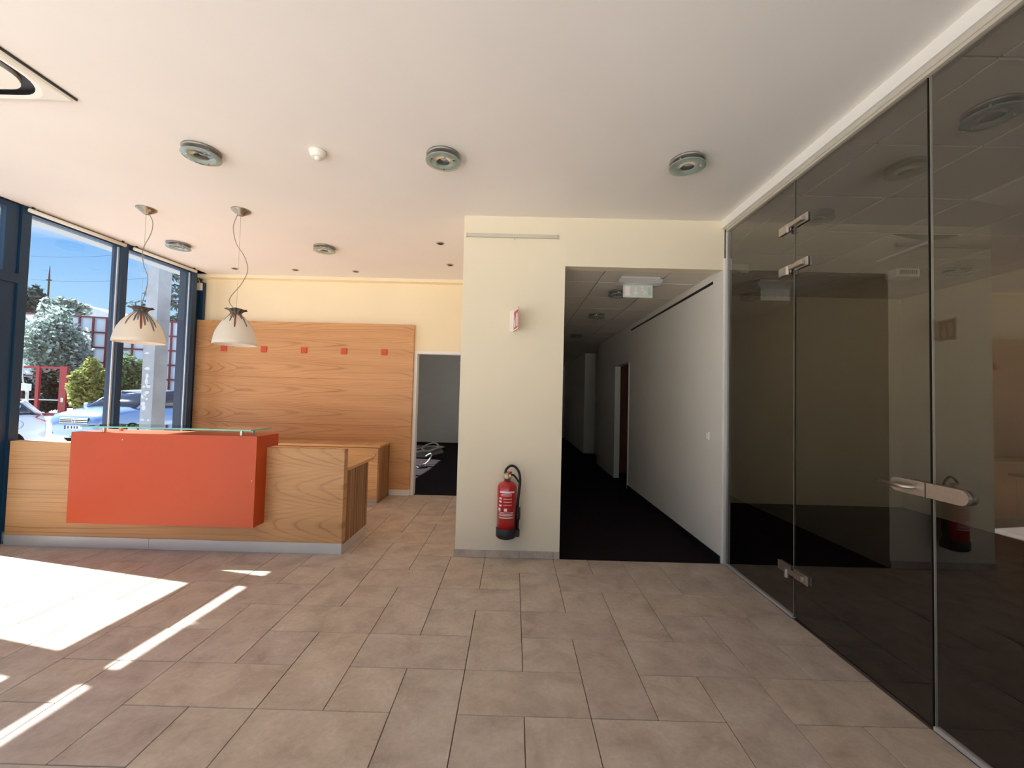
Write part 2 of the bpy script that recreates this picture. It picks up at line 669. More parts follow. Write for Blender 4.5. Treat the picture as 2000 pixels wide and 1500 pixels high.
# ------------------------------------------------------------------ floor
fl = S('floor', MB().box(-4.85, 1.93, -1.5, 5.95, -0.30, -0.006), 'grout')
rects = []
occ = set()
for a in range(-40, 41):
    for b in range(-40, 41):
        vi, vj = 0 + 2 * a + b, 3 - a + 2 * b
        for (i, j, w, h) in ((vi, vj, 1, 2), (vi, vj - 1, 2, 1), (vi + 1, vj, 1, 1)):
            x0, x1 = GX + i * G, GX + (i + w) * G
            y0, y1 = GY + j * G, GY + (j + h) * G
            g_ = 0.0018
            x0, x1, y0, y1 = x0 + g_, x1 - g_, y0 + g_, y1 - g_
            x0, x1 = max(x0, -4.62), min(x1, XG - 0.012)
            y0, y1 = max(y0, -1.45), min(y1, YB + 0.03)
            if y0 < YF - 0.05:
                if x1 > XP0 and y1 > YF:
                    y1 = min(y1, YF - 0.002)
            else:
                x1 = min(x1, XP0 - 0.002)
            if x1 - x0 < 0.02 or y1 - y0 < 0.02:
                continue
            rects.append((x0, x1, y0, y1))
shown = [r for r in rects if r[3] > 0.25]
hidden = [r for r in rects if r[3] <= 0.25]
shown.sort(key=lambda r: abs(r[0]) + r[2])
hidden += shown[300:]
shown = shown[:300]
tile_cache = {}
random.seed(5)
for (x0, x1, y0, y1) in shown:
    key = (round(x1 - x0, 3), round(y1 - y0, 3))
    if key not in tile_cache:
        hx, hy = (x1 - x0) / 2, (y1 - y0) / 2
        tile_cache[key] = MB().cbox(-hx, hx, -hy, hy, -0.012, 0, 0.0018).mesh('tile', 'floor_tile')
    o = bpy.data.objects.new('tile', tile_cache[key])
    o.parent = fl
    o.location = Vector(((x0 + x1) / 2, (y0 + y1) / 2, random.uniform(-0.0006, 0.0004))) - WLOC[fl.name]
    COL.objects.link(o)
mbx = MB()
for (x0, x1, y0, y1) in hidden:
    mbx.box(x0, x1, y0, y1, -0.012, 0)
if mbx.v:
    o = put('tile_field', mbx, 'floor_tile', fl)
    o['kind'] = 'stuff'

carpet = S('floor_corridor', MB().box(XP1, XH + 0.35, YF, 15.2, -0.30, 0.001), 'carpet')
S('floor_meeting_room', MB().box(XG + 0.012, 5.65, -1.5, 5.99, -0.30, 0.001), 'carpet')
S('floor_back_room', MB().box(-4.6, XP0, YB + 0.035, 12.7, -0.30, 0.001).box(XP0, XP1, 11.4, 12.7, -0.30, 0.001), 'carpet')

# ------------------------------------------------------------------ ceilings and walls
S('ceiling', MB().box(-4.62, XG + 0.03, -1.5, YB + 0.1, ZC, ZC + 0.12), 'ceiling_paint')
S('trim_1', MB().box(-4.60, XP0, YB - 0.12, YB, ZC - 0.045, ZC), 'wall_cream')

# back wall with the doorway
DX0, DX1, DZ = -1.41, -0.56, 2.032
wb = MB()
wb.box(-4.75, DX0 - 0.04, YB, YB + 0.1, 0, ZC)
wb.box(DX0 - 0.04, XP0, YB, YB + 0.1, DZ + 0.04, ZC)
wb.box(DX1 + 0.02, XP0, YB, YB + 0.1, 0, DZ + 0.04)
S('wall_back', wb, 'wall_cream')
df = MB()
df.box(DX0 - 0.045, DX0, YB - 0.012, YB + 0.11, 0, DZ + 0.045)
df.box(DX0, DX1 + 0.02, YB - 0.012, YB + 0.11, DZ, DZ + 0.045)
S('door_2', df, 'white_paint')
S('baseboard_back', MB().cbox(-1.75, DX0 - 0.047, YB - 0.055, YB - 0.002, 0, 0.088, 0.004), 'white_paint')

# pillar between reception and corridor
S('wall_center', MB().box(XP0, XP1, YF, 5.95, 0, ZC), 'wall_cream_dull')
wcl = MB()
wcl.box(XP1 - 0.12, XP1, 5.95, 11.7, 0, ZC)
wcl.box(XP1 - 0.12, XP1, 12.2, 15.2, 0, ZC)
S('wall_corridor_left', wcl, 'wall_white')
sk = thing('baseboard_center', (XP0, YF - 0.006, 0), kind='structure')
for (a, b) in ((XP0 - 0.012, -0.2235), (-0.2205, 0.0795), (0.0825, 0.3825), (0.3855, XP1)):
    put('skirting_tile', MB().cbox(a, b, YF - 0.012, YF - 0.001, 0.001, 0.064, 0.0015), 'floor_tile', sk)
# lintel above the corridor opening
OZ = 2.645
S('wall_front', MB().box(XP1, XH + 0.012, YF, YF + 0.12, OZ, ZC), 'wall_cream_dull')

# corridor right wall: doorway at y 6.74-7.6, recess further on
wr = MB()
X1 = XH + 0.08
wr.box(XH, X1, YF - 0.004, 6.74, 0.0, 2.75)
wr.box(XH, X1, 6.74, 7.62, 2.08, 2.75)
wr.box(XH, X1, 7.62, 9.25, 0, 2.75)
wr.box(XH + 0.28, XH + 0.36, 9.25, 10.95, 0, 2.75)
wr.box(XH, XH + 0.36, 9.17, 9.25, 0, 2.75)
wr.box(XH, XH + 0.36, 10.95, 11.03, 0, 2.75)
wr.box(XH, X1, 11.03, 15.2, 0, 2.75)
S('wall_corridor_right', wr, 'wall_white')
S('baseboard_corridor', MB().box(XH - 0.012, XH - 0.001, YF + 0.01, 6.70, 0.001, 0.06), 'black_rubber')
S('wall_corridor_end', MB().box(XP1 - 0.12, 2.3, 15.2, 15.3, 0, 2.75), 'wall_white')
dfr = MB()
for (a, b) in ((6.70, 6.745), (7.615, 7.66)):
    dfr.box(XH - 0.01, X1 + 0.01, a, b, 0, 2.10)
dfr.box(XH - 0.01, X1 + 0.01, 6.70, 7.66, 2.06, 2.11)
S('door_3', dfr, 'wall_white')
side = MB()
side.box(XH + 0.9, XH + 0.95, 6.0, 8.2, 0, 2.75)
side.box(X1, XH + 0.95, 6.0, 6.05, 0, 2.75)
side.box(X1, XH + 0.95, 8.15, 8.2, 0, 2.75)
S('wall_side_room', side, 'door_wood')
S('ceiling_side_room', MB().box(X1, XH + 0.95, 6.0, 8.2, 2.75, 2.8), 'wall_white')
S('floor_side_room', MB().box(X1, XH + 0.9, 6.05, 8.15, -0.1, 0.002), 'carpet')

# corridor suspended ceiling with lay-in panels
HZ = 2.662


def grid_ceiling(name, x0, x1, y0, y1, z, gx, gy, p=0.625, xlim=None):
    c = S(name, MB().box(x0, x1, y0, y1, z + 0.012, z + 0.08), 'ceil_grid')
    cache = {}
    i0, i1 = math.floor((x0 - gx) / p), math.ceil((x1 - gx) / p)
    j0, j1 = math.floor((y0 - gy) / p), math.ceil((y1 - gy) / p)
    for i in range(i0, i1):
        for j in range(j0, j1):
            a, b = max(x0, gx + i * p + 0.006), min(x1, gx + (i + 1) * p - 0.006)
            q, r_ = max(y0, gy + j * p + 0.006), min(y1, gy + (j + 1) * p - 0.006)
            if b - a < 0.03 or r_ - q < 0.03:
                continue
            key = (round(b - a, 3), round(r_ - q, 3))
            if key not in cache:
                hx, hy = (b - a) / 2, (r_ - q) / 2
                cache[key] = MB().cbox(-hx, hx, -hy, hy, 0, 0.012, 0.002).mesh('ceiling_panel', 'ceil_tile')
            o = bpy.data.objects.new('ceiling_panel', cache[key])
            o.parent = c
            o.location = Vector(((a + b) / 2, (q + r_) / 2, z)) - WLOC[c.name]
            COL.objects.link(o)
    return c


grid_ceiling('ceiling_corridor', XP1, XH + 0.3, YF + 0.12, 15.2, HZ, 0.845, 4.262)
grid_ceiling('ceiling_meeting_room', XG + 0.045, 5.6, -1.5, 5.95, 3.0, 2.13, 1.79)

# meeting room shell
S('wall_meeting_back', MB().box(XG + 0.045, 5.7, 5.95, 6.05, 0, 3.05), 'wall_cream_dull')
S('wall_meeting_right', MB().box(5.6, 5.7, -1.5, 5.95, 0, 3.05), 'wall_cream_dull')
S('wall_meeting_side', MB().box(X1, XG + 0.045, YF - 0.004, 5.95, 0, 3.05), 'wall_white')
# unseen glazed front, added behind the camera to let in fill daylight
wbh = MB()
wbh.box(-4.9, 1.95, -1.6, -1.5, -0.3, 0.08)
wbh.box(-4.9, 1.95, -1.6, -1.5, 2.98, ZC + 0.1)
S('wall_meeting_front', MB().box(1.951, 5.7, -1.6, -1.5, -0.3, ZC + 0.1), 'wall_cream_dull')
fb_ = S('wall_behind_added', wbh, 'frame_blue')
xq = -4.9
while xq < 1.9:
    put('mullion', MB().box(xq, xq + 0.07, -1.6, -1.5, 0.08, 2.98), 'frame_blue', fb_)
    if xq + 1.06 < 1.95:
        put('pane', MB().box(xq + 0.07, xq + 1.06, -1.555, -1.543, 0.08, 2.98), 'clear_glass', fb_)
    xq += 1.06

# back room shell
S('wall_back_room', MB().box(-4.6, XP1 - 0.01, 12.66, 12.76, 0, 2.9), 'wall_grey')
S('ceiling_back_room', MB().box(-4.6, XP1 - 0.12, YB + 0.1, 12.7, 2.85, 2.95), 'ceiling_paint')
wbr = MB()
wbr.box(XP0, XP0 + 0.08, 5.95, 11.7, 0, 2.9)
S('wall_back_room_right', wbr, 'wall_grey')

# ------------------------------------------------------------------ window wall
ZH = 3.035
def mullion(parent, y_right, w=0.07, d=0.13, z0=-0.02, z1=ZC):
    return put('mullion', wbox(MB(), y_right - w, y_right, 0, d, z0, z1), 'frame_blue', parent)


def window_bay(idx, y0, y1, label=None):
    """fixed bay between two mullions: head and sill bars with a pane"""
    w = MB()
    wbox(w, y0, y1, 0.02, 0.13, ZH, ZC)
    wbox(w, y0, y1, 0.0, 0.13, -0.25, 0.07)
    o = S('window_%d' % idx, w, 'frame_blue')
    put('pane', wbox(MB(), y0 + 0.012, y1 - 0.012, 0.050, 0.062, 0.07, ZH), 'window_glass', o)
    bead = MB()
    for (a, b) in ((y0, y0 + 0.016), (y1 - 0.016, y1)):
        wbox(bead, a, b, 0.036, 0.049, 0.07, ZH)
    put('glazing_bead', bead, 'alu', o)
    mullion(o, y1 + 0.07)
    return o


window_bay(1, 3.770, 4.605)
window_bay(2, 4.675, 5.555)
S('trim_6', wbox(MB(), 5.625, 5.92, 0.18, 0.26, -0.25, ZC), 'frame_blue')
for k in range(4):
    window_bay(4 + k, 6.03 + 0.95 * k, 6.91 + 0.95 * k)
S('wall_left_back', wbox(MB(), 9.83, 12.75, 0.0, 0.2, -0.3, ZC), 'wall_grey')
y = 1.48
for k in range(3):
    window_bay(11 + k, y - 0.95 * (k + 1) + 0.07, y - 0.95 * k)
S('wall_left', wbox(MB(), -1.55, -1.37, 0.0, 0.2, -0.3, ZC), 'wall_cream_dull')

# glass entrance door with two leaves, deep header and light above it
door = thing('door_1', (xw(2.62), 2.62, 0), kind='structure')
put('mullion', wbox(MB(), 3.70, 3.77, 0, 0.13, -0.25, ZC), 'frame_blue', door)
put('header', wbox(MB(), 1.55, 3.70, 0.0, 0.30, 2.367, 2.453), 'frame_blue', door)
put('head_bar', wbox(MB(), 1.55, 3.70, 0.02, 0.13, ZH, ZC), 'frame_blue', door)
for (a, b) in ((2.62, 3.70), (1.55, 2.62)):
    s0 = 0.16 if b > 3 else 0.105
    s1 = 0.105 if b > 3 else 0.16
    leaf = MB()
    wbox(leaf, a, a + s1, 0.02, 0.08, 0.01, 2.367)
    wbox(leaf, b - s0, b, 0.02, 0.08, 0.01, 2.367)
    wbox(leaf, a + s1, b - s0, 0.02, 0.08, 0.01, 0.17)
    wbox(leaf, a + s1, b - s0, 0.02, 0.08, 2.31, 2.367)
    lo = put('door_leaf', leaf, 'frame_blue', door)
    put('pane', wbox(MB(), a + s1, b - s0, 0.045, 0.057, 0.17, 2.31), 'door_glass', lo)
    tr_ = MB()
    wbox(tr_, a, a + (0.06 if b > 3 else 0.1), 0.02, 0.08, 2.453, ZH)
    wbox(tr_, b - (0.1 if b > 3 else 0.06), b, 0.02, 0.08, 2.453, ZH)
    to = put('transom_frame', tr_, 'frame_blue', door)
    put('pane', wbox(MB(), a + 0.06, b - 0.06, 0.045, 0.057, 2.453, ZH), 'window_glass', to)
put('threshold', wbox(MB(), 1.55, 3.70, -0.02, 0.13, -0.25, 0.008), 'alu', door)

# dark corner post beside the veneer panel
S('trim_2', MB().box(-4.70, -4.535, YB - 0.05, YB - 0.001, 0, 2.99), 'frame_blue')

# exterior canopy with seams between its soffit panels
cano = thing('canopy', (-5.0, 4.0, 3.155), 'grey soffit canopy running along the outside of the windows', 'canopy')
yy = -1.5
while yy < 12.6:
    y2 = yy + 0.94
    p0, p1 = xw(yy) - 0.135, xw(y2) - 0.135
    mbs = MB()
    mbs.add([(p0, yy, 3.155), (p1, y2, 3.155), (p1 - 0.55, y2, 3.155), (p0 - 0.55, yy, 3.155),
             (p0, yy, 3.30), (p1, y2, 3.30), (p1 - 0.55, y2, 3.30), (p0 - 0.55, yy, 3.30)],
            [(0, 1, 2, 3), (7, 6, 5, 4), (0, 4, 5, 1), (1, 5, 6, 2), (2, 6, 7, 3), (3, 7, 4, 0)])
    put('soffit_panel', mbs, 'soffit_grey', cano)
    yy = y2 + 0.012
fas = MB()
wbox(fas, -1.5, 12.6, 0.0, 0.14, ZC, 3.6)
S('wall_facade', fas, 'soffit_grey')

# rolled up blinds under the ceiling, one per bay
for (a, b, lab) in ((3.72, 4.60, 'slim rolled up blind tube above the wide window by the door frame'),
                    (4.70, 5.56, 'slim rolled up blind tube above the window nearest the veneer panel')):
    bl = thing('roller_blind', (xw(a) + 0.035, a, 3.045), lab, 'blind', 'rolled up blinds')
    p0, p1 = Vector((xw(a) + 0.035, a, 3.055)), Vector((xw(b) + 0.035, b, 3.055))
    put('tube', MB().tube([p0, p1], 0.019, 12), 'white_plastic', bl)
    for q in (p0 + Vector((0.0, 0.03, 0)), p1 - Vector((0.0, 0.03, 0))):
        put('bracket', MB().box(q.x - 0.006, q.x + 0.006, q.y - 0.01, q.y + 0.01, 3.07, ZC), 'dark_metal', bl)

sen = thing('sensor_box', (-4.577, YB - 0.05, 2.87), 'small white sensor box on the dark corner post above the veneer panel', 'sensor')
put('housing', MB().cbox(-4.615, -4.545, YB - 0.085, YB - 0.05, 2.87, 2.975, 0.004), 'white_plastic', sen)
put('cable', MB().tube([(-4.585, YB - 0.06, 2.972), (-4.60, YB - 0.06, 3.02), (-4.61, YB - 0.07, ZC - 0.05)], 0.004, 6), 'white_plastic', sen)

# ------------------------------------------------------------------ glass partition on the right
S('trim_3', MB().box(1.860, 1.958, -1.5, YF - 0.004, 3.020, ZC), 'white_paint')
tk = MB()
tk.box(1.885, 1.945, -1.5, YF - 0.03, 3.002, 3.020)
tk.box(1.892, 1.938, -1.5, YF - 0.03, 2.985, 3.002)
S('trim_4', tk, 'rail_grey')
part = thing('wall_right', (XG, 2.0, 0), kind='structure')
GT = 2.99
put('wall_profile', MB().box(1.898, 1.932, YF - 0.03, YF - 0.006, 0.0, 2.985), 'alu', part)
fp1 = put('fixed_pane', MB().box(XG - 0.005, XG + 0.005, 2.809, YF - 0.03, 0.01, GT), 'partition_glass', part)
fp2 = put('fixed_pane', MB().box(XG - 0.005, XG + 0.005, 0.86, 1.882, 0.01, GT), 'partition_glass', part)
fp3 = put('fixed_pane', MB().box(XG - 0.005, XG + 0.005, -1.48, 0.855, 0.01, GT), 'partition_glass', part)
edge = MB()
edge.box(XG - 0.0052, XG + 0.0052, 2.8088, 2.8105, 0.01, GT)
put('pane_edge', edge, 'edge_light', fp1)
edge = MB()
edge.box(XG - 0.0052, XG + 0.0052, 1.8802, 1.8822, 0.01, GT)
put('pane_edge', edge, 'edge_light', fp2)
for (a, b) in ((2.81, YF - 0.006), (-1.48, 1.882)):
    put('floor_track', MB().box(XG - 0.014, XG + 0.014, a, b, 0.0, 0.017), 'alu', part)

gd = thing('door_4', (XG, 2.345, 0), kind='structure')
dl = put('door_pane', MB().box(XG - 0.005, XG + 0.005, 1.892, 2.803, 0.012, GT - 0.004), 'partition_glass', gd)
edge = MB()
edge.box(XG - 0.0052, XG + 0.0052, 1.8915, 1.8940, 0.012, GT - 0.004)
put('pane_edge', edge, 'edge_dark', dl)
put('pane_edge', MB().box(XG - 0.0052, XG + 0.0052, 2.8010, 2.8030, 0.012, GT - 0.004), 'edge_dark', dl)


def hinge(z, parent):
    for sx in (-1, 1):
        h = MB()
        xf = XG + sx * 0.0055
        # two clamp plates, one on each pane
        h.cbox(min(xf, xf + sx * 0.010), max(xf, xf + sx * 0.010), 2.665, 2.792, z - 0.030, z + 0.030, 0.002)
        h.cbox(min(xf, xf + sx * 0.010), max(xf, xf + sx * 0.010), 2.830, 2.960, z - 0.030, z + 0.030, 0.002)
        ho = put('hinge', h, 'steel', parent)
        c = MB()
        xa, xb = xf + sx * 0.010, xf + sx * 0.030
        c.cbox(min(xa, xb), max(xa, xb), 2.695, 2.86, z - 0.014, z + 0.014, 0.002)
        put('hinge_arm', c, 'steel_brushed', ho)
        k = MB().cyl((xf + sx * 0.024, 2.842, 0), 0.016, z - 0.045, z + 0.012, 16)
        put('knuckle', k, 'steel_brushed', ho)


for z in (2.675, 2.378, 0.303):
    hinge(z, gd)


def stadium(mb, xa, xb, y0, y1, z0, z1, round_lo, round_hi):
    r = (z1 - z0) / 2
    zc = (z0 + z1) / 2
    pts = []
    if round_hi:
        for k in range(13):
            a = -PI / 2 + PI * k / 12
            pts.append((y1 - r + r * math.cos(a), zc + r * math.sin(a)))
    else:
        pts += [(y1, z0), (y1, z1)]
    if round_lo:
        for k in range(13):
            a = PI / 2 + PI * k / 12
            pts.append((y0 + r + r * math.cos(a), zc + r * math.sin(a)))
    else:
        pts += [(y0, z1), (y0, z0)]
    return mb.prism(pts, xa, xb, 'x')


for sx in (-1, 1):
    xa = XG + sx * 0.0055
    lk = put('lock_plate', stadium(MB(), xa, xa + sx * 0.016, 1.905, 2.078, 1.022, 1.088, False, True), 'steel_brushed', gd)
    lv = MB()
    xo = XG + sx * 0.062
    lv.tube([(xa, 1.955, 1.057), (XG + sx * 0.05, 1.955, 1.057), (xo, 1.962, 1.057), (xo, 1.985, 1.057), (xo, 2.09, 1.057)], 0.0095, 12)
    put('lever_handle', lv, 'steel_brushed', lk)
    st = put('strike_plate', stadium(MB(), xa, xa + sx * 0.016, 1.722, 1.899, 1.022, 1.088, True, False), 'steel_brushed', fp2)

# ------------------------------------------------------------------ veneer wall panel with orange squares
PX0, PX1, PZ1 = -4.60, -1.457, 2.442
pan = thing('wall_panel', ((PX0 + PX1) / 2, YB - 0.03, 0.09), 'large horizontal wood veneer panel covering the back wall behind the desk', 'wall panel')
PZ = (0.09, 0.985, 1.64, PZ1)
for a, b in zip(PZ[:-1], PZ[1:]):
    put('veneer_board', MB().cbox(PX0, PX1, YB - 0.06, YB - 0.002, a + 0.0006, b - 0.0006, 0.0012), 'wood_panel', pan)
for k in range(5):
    cx = -4.186 + 0.5775 * k
    put('accent_square', MB().cbox(cx - 0.042, cx + 0.042, YB - 0.075, YB - 0.0601, 1.994, 2.078, 0.003), 'accent_orange', pan)

# ------------------------------------------------------------------ reception desk
DKX0, DKX1, DKY = -4.53, -1.505, 3.69
desk = thing('reception_desk', (-3.0, 4.0, 0), 'long wood veneer reception desk with projecting orange front box', 'desk')
put('front_panel', MB().cbox(DKX0, DKX1, DKY, DKY + 0.078, 0.094, 0.930, 0.0015), 'wood_front', desk)
put('side_panel', MB().cbox(DKX1 - 0.028, DKX1, DKY + 0.078, 4.312, 0.075, 0.728, 0.0015), 'wood_side', desk)
put('worktop', MB().cbox(DKX0, DKX1 + 0.012, DKY + 0.078, 4.45, 0.728, 0.757, 0.002), 'wood_cab', desk)
put('plinth', MB().cbox(DKX0, -3.225, DKY - 0.004, DKY + 0.02, 0.0, 0.094, 0.001), 'alu', desk)
put('plinth', MB().cbox(-3.223, DKX1 + 0.002, DKY - 0.004, DKY + 0.02, 0.0, 0.094, 0.001), 'alu', desk)
put('plinth', MB().cbox(DKX1 - 0.04, DKX1 - 0.002, DKY + 0.02, 4.31, 0.0, 0.075, 0.001), 'alu', desk)
OB = dict(x0=-3.815, x1=-2.205, y0=3.537, y1=3.862, z0=0.262, z1=1.041)
ob = MB()
prof = [(OB['y0'], OB['z0']), (DKY, OB['z0']), (DKY, 0.932), (OB['y1'], 0.932), (OB['y1'], OB['z1']), (OB['y0'], OB['z1'])]
ob.prism(prof, OB['x0'], OB['x1'], 'x')
fb = put('front_box', ob, 'orange_paint', desk)
put('screw_dot', MB().lathe([(0.0001, -0.002), (0.004, -0.001), (0.005, 0)], (-3.37, OB['y0'], 0.985), 10, axis='y'), 'print_white', fb)
put('screw_dot', MB().lathe([(0.0001, -0.002), (0.004, -0.001), (0.005, 0)], (-2.235, OB['y0'], 0.66), 10, axis='y'), 'print_white', fb)
gx0, gx1, gy0, gy1, gz0, gz1 = -3.70, -2.235, 3.50, 3.795, 1.088, 1.100
cg = put('glass_top', MB().box(gx0, gx1, gy0, gy1, gz0, gz1), 'counter_glass', desk)
ge_ = MB()
ge_.box(gx0, gx1, gy0 - 0.0008, gy0 + 0.0008, gz0, gz1)
ge_.box(gx1 - 0.0008, gx1 + 0.0008, gy0, gy1, gz0, gz1)
ge_.box(gx0 - 0.0008, gx0 + 0.0008, gy0, gy1, gz0, gz1)
put('polished_edge', ge_, 'glass_edge', cg)
for (sx, sy) in ((-2.37, 3.585), (-2.37, 3.74), (-3.58, 3.585), (-3.58, 3.74)):
    so = put('glass_support', MB().cyl((sx, sy, 0), 0.0155, OB['z1'], gz0, 18), 'steel_brushed', desk)

# ------------------------------------------------------------------ low cabinet behind the desk
CX0, CX1, CY0, CY1, CZ = -4.30, -1.752, 5.43, YB - 0.062, 0.757
cab = thing('sideboard', ((CX0 + CX1) / 2, 5.64, 0), 'low wooden sideboard standing against the veneer panel', 'cabinet')
put('carcass', MB().box(CX0 + 0.02, CX1 - 0.02, CY0 + 0.022, CY1, 0.06, CZ - 0.03), 'wood_cab', cab)
put('side_board', MB().cbox(CX1 - 0.02, CX1, CY0, CY1, 0.0, CZ - 0.03, 0.001), 'wood_side', cab)
put('side_board', MB().cbox(CX0, CX0 + 0.02, CY0, CY1, 0.0, CZ - 0.03, 0.001), 'wood_side', cab)
put('top_board', MB().cbox(CX0 - 0.004, CX1 + 0.006, CY0 - 0.006, CY1, CZ - 0.03, CZ, 0.0015), 'wood_cab', cab)
put('plinth', MB().box(CX0 + 0.02, CX1 - 0.02, CY0 + 0.03, CY0 + 0.05, 0, 0.06), 'alu', cab)
nd = 5
dw = (CX1 - CX0 - 0.04) / nd
for k in range(nd):
    a = CX0 + 0.02 + dw * k
    do = put('cabinet_door', MB().cbox(a + 0.002, a + dw - 0.002, CY0, CY0 + 0.02, 0.055, CZ - 0.038, 0.0012), 'wood_cab', cab)
    put('knob', MB().lathe([(0.006, 0), (0.006, -0.012), (0.013, -0.018), (0.013, -0.026), (0.0001, -0.029)],
                           (a + dw - 0.045, CY0, 0.628), 14, axis='y'), 'steel_brushed', do)

# ------------------------------------------------------------------ pendant lamps
def catmull(pts, n=8):
    out = []
    P = [Vector(p) for p in pts]
    P = [P[0] * 2 - P[1]] + P + [P[-1] * 2 - P[-2]]
    for i in range(1, len(P) - 2):
        for k in range(n):
            t = k / n
            out.append(0.5 * ((2 * P[i]) + (P[i + 1] - P[i - 1]) * t + (2 * P[i - 1] - 5 * P[i] + 4 * P[i + 1] - P[i + 2]) * t * t
                              + (3 * P[i] - P[i - 1] - 3 * P[i + 1] + P[i + 2]) * t ** 3))
    out.append(P[-2])
    return out


def pendant(x, y, label, cordpts, hook, width):
    t = thing('pendant_lamp', (x, y, 1.85), label, 'lamp', 'pendant lamps over the desk')
    rose = MB().lathe([(0.0001, 0.0), (0.08, 0.0), (0.078, -0.008), (0.055, -0.026), (0.028, -0.044), (0.022, -0.05), (0.0001, -0.05)],
                      (x, y, ZC), 32)
    put('ceiling_rose', rose, 'satin', t)
    s = width
    pr = [(0.180, 0.0), (0.176, 0.035), (0.166, 0.085), (0.150, 0.135), (0.126, 0.185), (0.095, 0.23), (0.062, 0.262), (0.046, 0.282),
          (0.044, 0.292), (0.056, 0.308), (0.078, 0.320), (0.088, 0.324)]
    vs, fs = [], []
    n = 64
    pr2 = [(r * s, z) for r, z in pr] + [((r - 0.004) * s, z - 0.001) for r, z in reversed(pr)]
    mbp = MB()
    for (r, z) in pr2:
        for k in range(n):
            a = 2 * PI * k / n
            rr = r
            if z > 0.25:      # pleats gathered at the neck
                rr = r * (1 + 0.07 * math.sin(a * 9) * min(1, (z - 0.25) / 0.04))
            vs.append((x + rr * math.cos(a), y + rr * math.sin(a), 1.85 + z + (0.004 * math.sin(a * 5) if z > 0.315 else 0)))
    m_ = len(pr2)
    for i in range(m_):
        j = (i + 1) % m_
        for k in range(n):
            k2 = (k + 1) % n
            fs.append((i * n + k, i * n + k2, j * n + k2, j * n + k))
    mbp.add(vs, fs, True)
    put('lamp_shade', mbp, 'shade_glass', t)
    put('lamp_holder', MB().lathe([(0.0001, 0.31), (0.022, 0.31), (0.022, 0.23), (0.030, 0.22), (0.030, 0.18), (0.0001, 0.18)], (x, y, 1.85), 18), 'steel_brushed', t)
    put('bulb', MB().lathe([(0.014, 0.185), (0.020, 0.15), (0.032, 0.115), (0.030, 0.085), (0.016, 0.066), (0.0001, 0.062)], (x, y, 1.85), 18), 'white_plastic', t)
    put('steel_wire', MB().tube([(x, y, ZC - 0.045), (x, y, 1.85 + 0.30)], 0.0013, 6), 'steel', t)
    cord = catmull([(x + dx, y - 0.004, z) for dx, z in cordpts])
    put('power_cord', MB().tube(cord, 0.0034, 8), 'cord_grey', t)
    return t


# cord outlines read against the lamp axis: (sideways offset, height)
pendant(-3.448, 3.728, 'bell-shaped pendant lamp hanging nearest the window', [(0.03, 3.05), (0.068, 2.97), (0.06, 2.87), (0.005, 2.75), (-0.012, 2.67), (0.01, 2.56), (0.05, 2.46), (0.045, 2.36), (0.02, 2.25), (0.0, 2.16)], None, 1.06)
pendant(-2.559, 3.716, 'bell-shaped pendant lamp hanging in front of the veneer panel', [(-0.03, 3.05), (-0.062, 2.94), (-0.03, 2.79), (0.055, 2.66), (0.088, 2.53), (0.03, 2.40), (-0.05, 2.30), (-0.065, 2.24), (-0.02, 2.18), (0.0, 2.15)], None, 0.97)

# ------------------------------------------------------------------ glass disc spotlights
def disc_spot(x, y, z, label, group):
    t = thing('ceiling_spotlight', (x, y, z - 0.05), label, 'spotlight', group)
    put('mount_ring', MB().lathe([(0.06, 0.0), (0.116, 0.0), (0.116, -0.010), (0.112, -0.016), (0.06, -0.012), (0.055, 0.0)], (x, y, z), 40), 'ring_metal', t)
    put('reflector', MB().lathe([(0.062, -0.004), (0.058, 0.0), (0.034, -0.001), (0.012, -0.002), (0.0001, -0.002)], (x, y, z), 32), 'chrome', t)
    put('bulb', MB().lathe([(0.0001, -0.026), (0.018, -0.024), (0.030, -0.014), (0.030, -0.002)], (x, y, z), 20), 'headlamp', t)
    dsk = MB().lathe([(0.046, -0.040), (0.118, -0.040), (0.120, -0.043), (0.120, -0.046), (0.118, -0.048), (0.046, -0.048)], (x, y, z), 48, close=True)
    put('glass_disc', dsk, 'lamp_glass', t)
    for k in range(3):
        a = PI / 2 + 2 * PI * k / 3 + 0.12
        put('standoff', MB().cyl((x + 0.084 * math.cos(a), y + 0.084 * math.sin(a), z), 0.0065, -0.053, -0.008, 12), 'chrome', t)
    return t


SG = 'round glass disc spotlights'
disc_spot(-2.212, 2.785, ZC, 'round glass disc spotlight, left of the smoke detector', SG)
disc_spot(-0.530, 2.785, ZC, 'round glass disc spotlight in front of the pillar, right of the smoke detector', SG)
disc_spot(1.157, 2.785, ZC, 'round glass disc spotlight nearest the glass partition', SG)
disc_spot(-3.882, 4.620, ZC, 'round glass disc spotlight between the two pendant lamps, by the window', SG)
disc_spot(-2.206, 4.620, ZC, 'round glass disc spotlight above the veneer panel, right of the pendants', SG)
disc_spot(1.16, 4.62, HZ, 'dark disc spotlight in the corridor, half behind the exit sign', SG)
disc_spot(1.16, 5.88, HZ, 'dark disc spotlight in the corridor, second from the opening', SG)
disc_spot(1.16, 7.80, HZ, 'dark disc spotlight deepest in the corridor ceiling', SG)
disc_spot(2.46, 2.105, 3.0, 'disc spotlight in the meeting room, nearest and at the right edge', SG)
disc_spot(2.46, 3.345, 3.0, 'disc spotlight in the meeting room behind the upper glass hinge', SG)
disc_spot(4.945, 4.59, 3.0, 'disc spotlight deep in the meeting room near its far wall', SG)


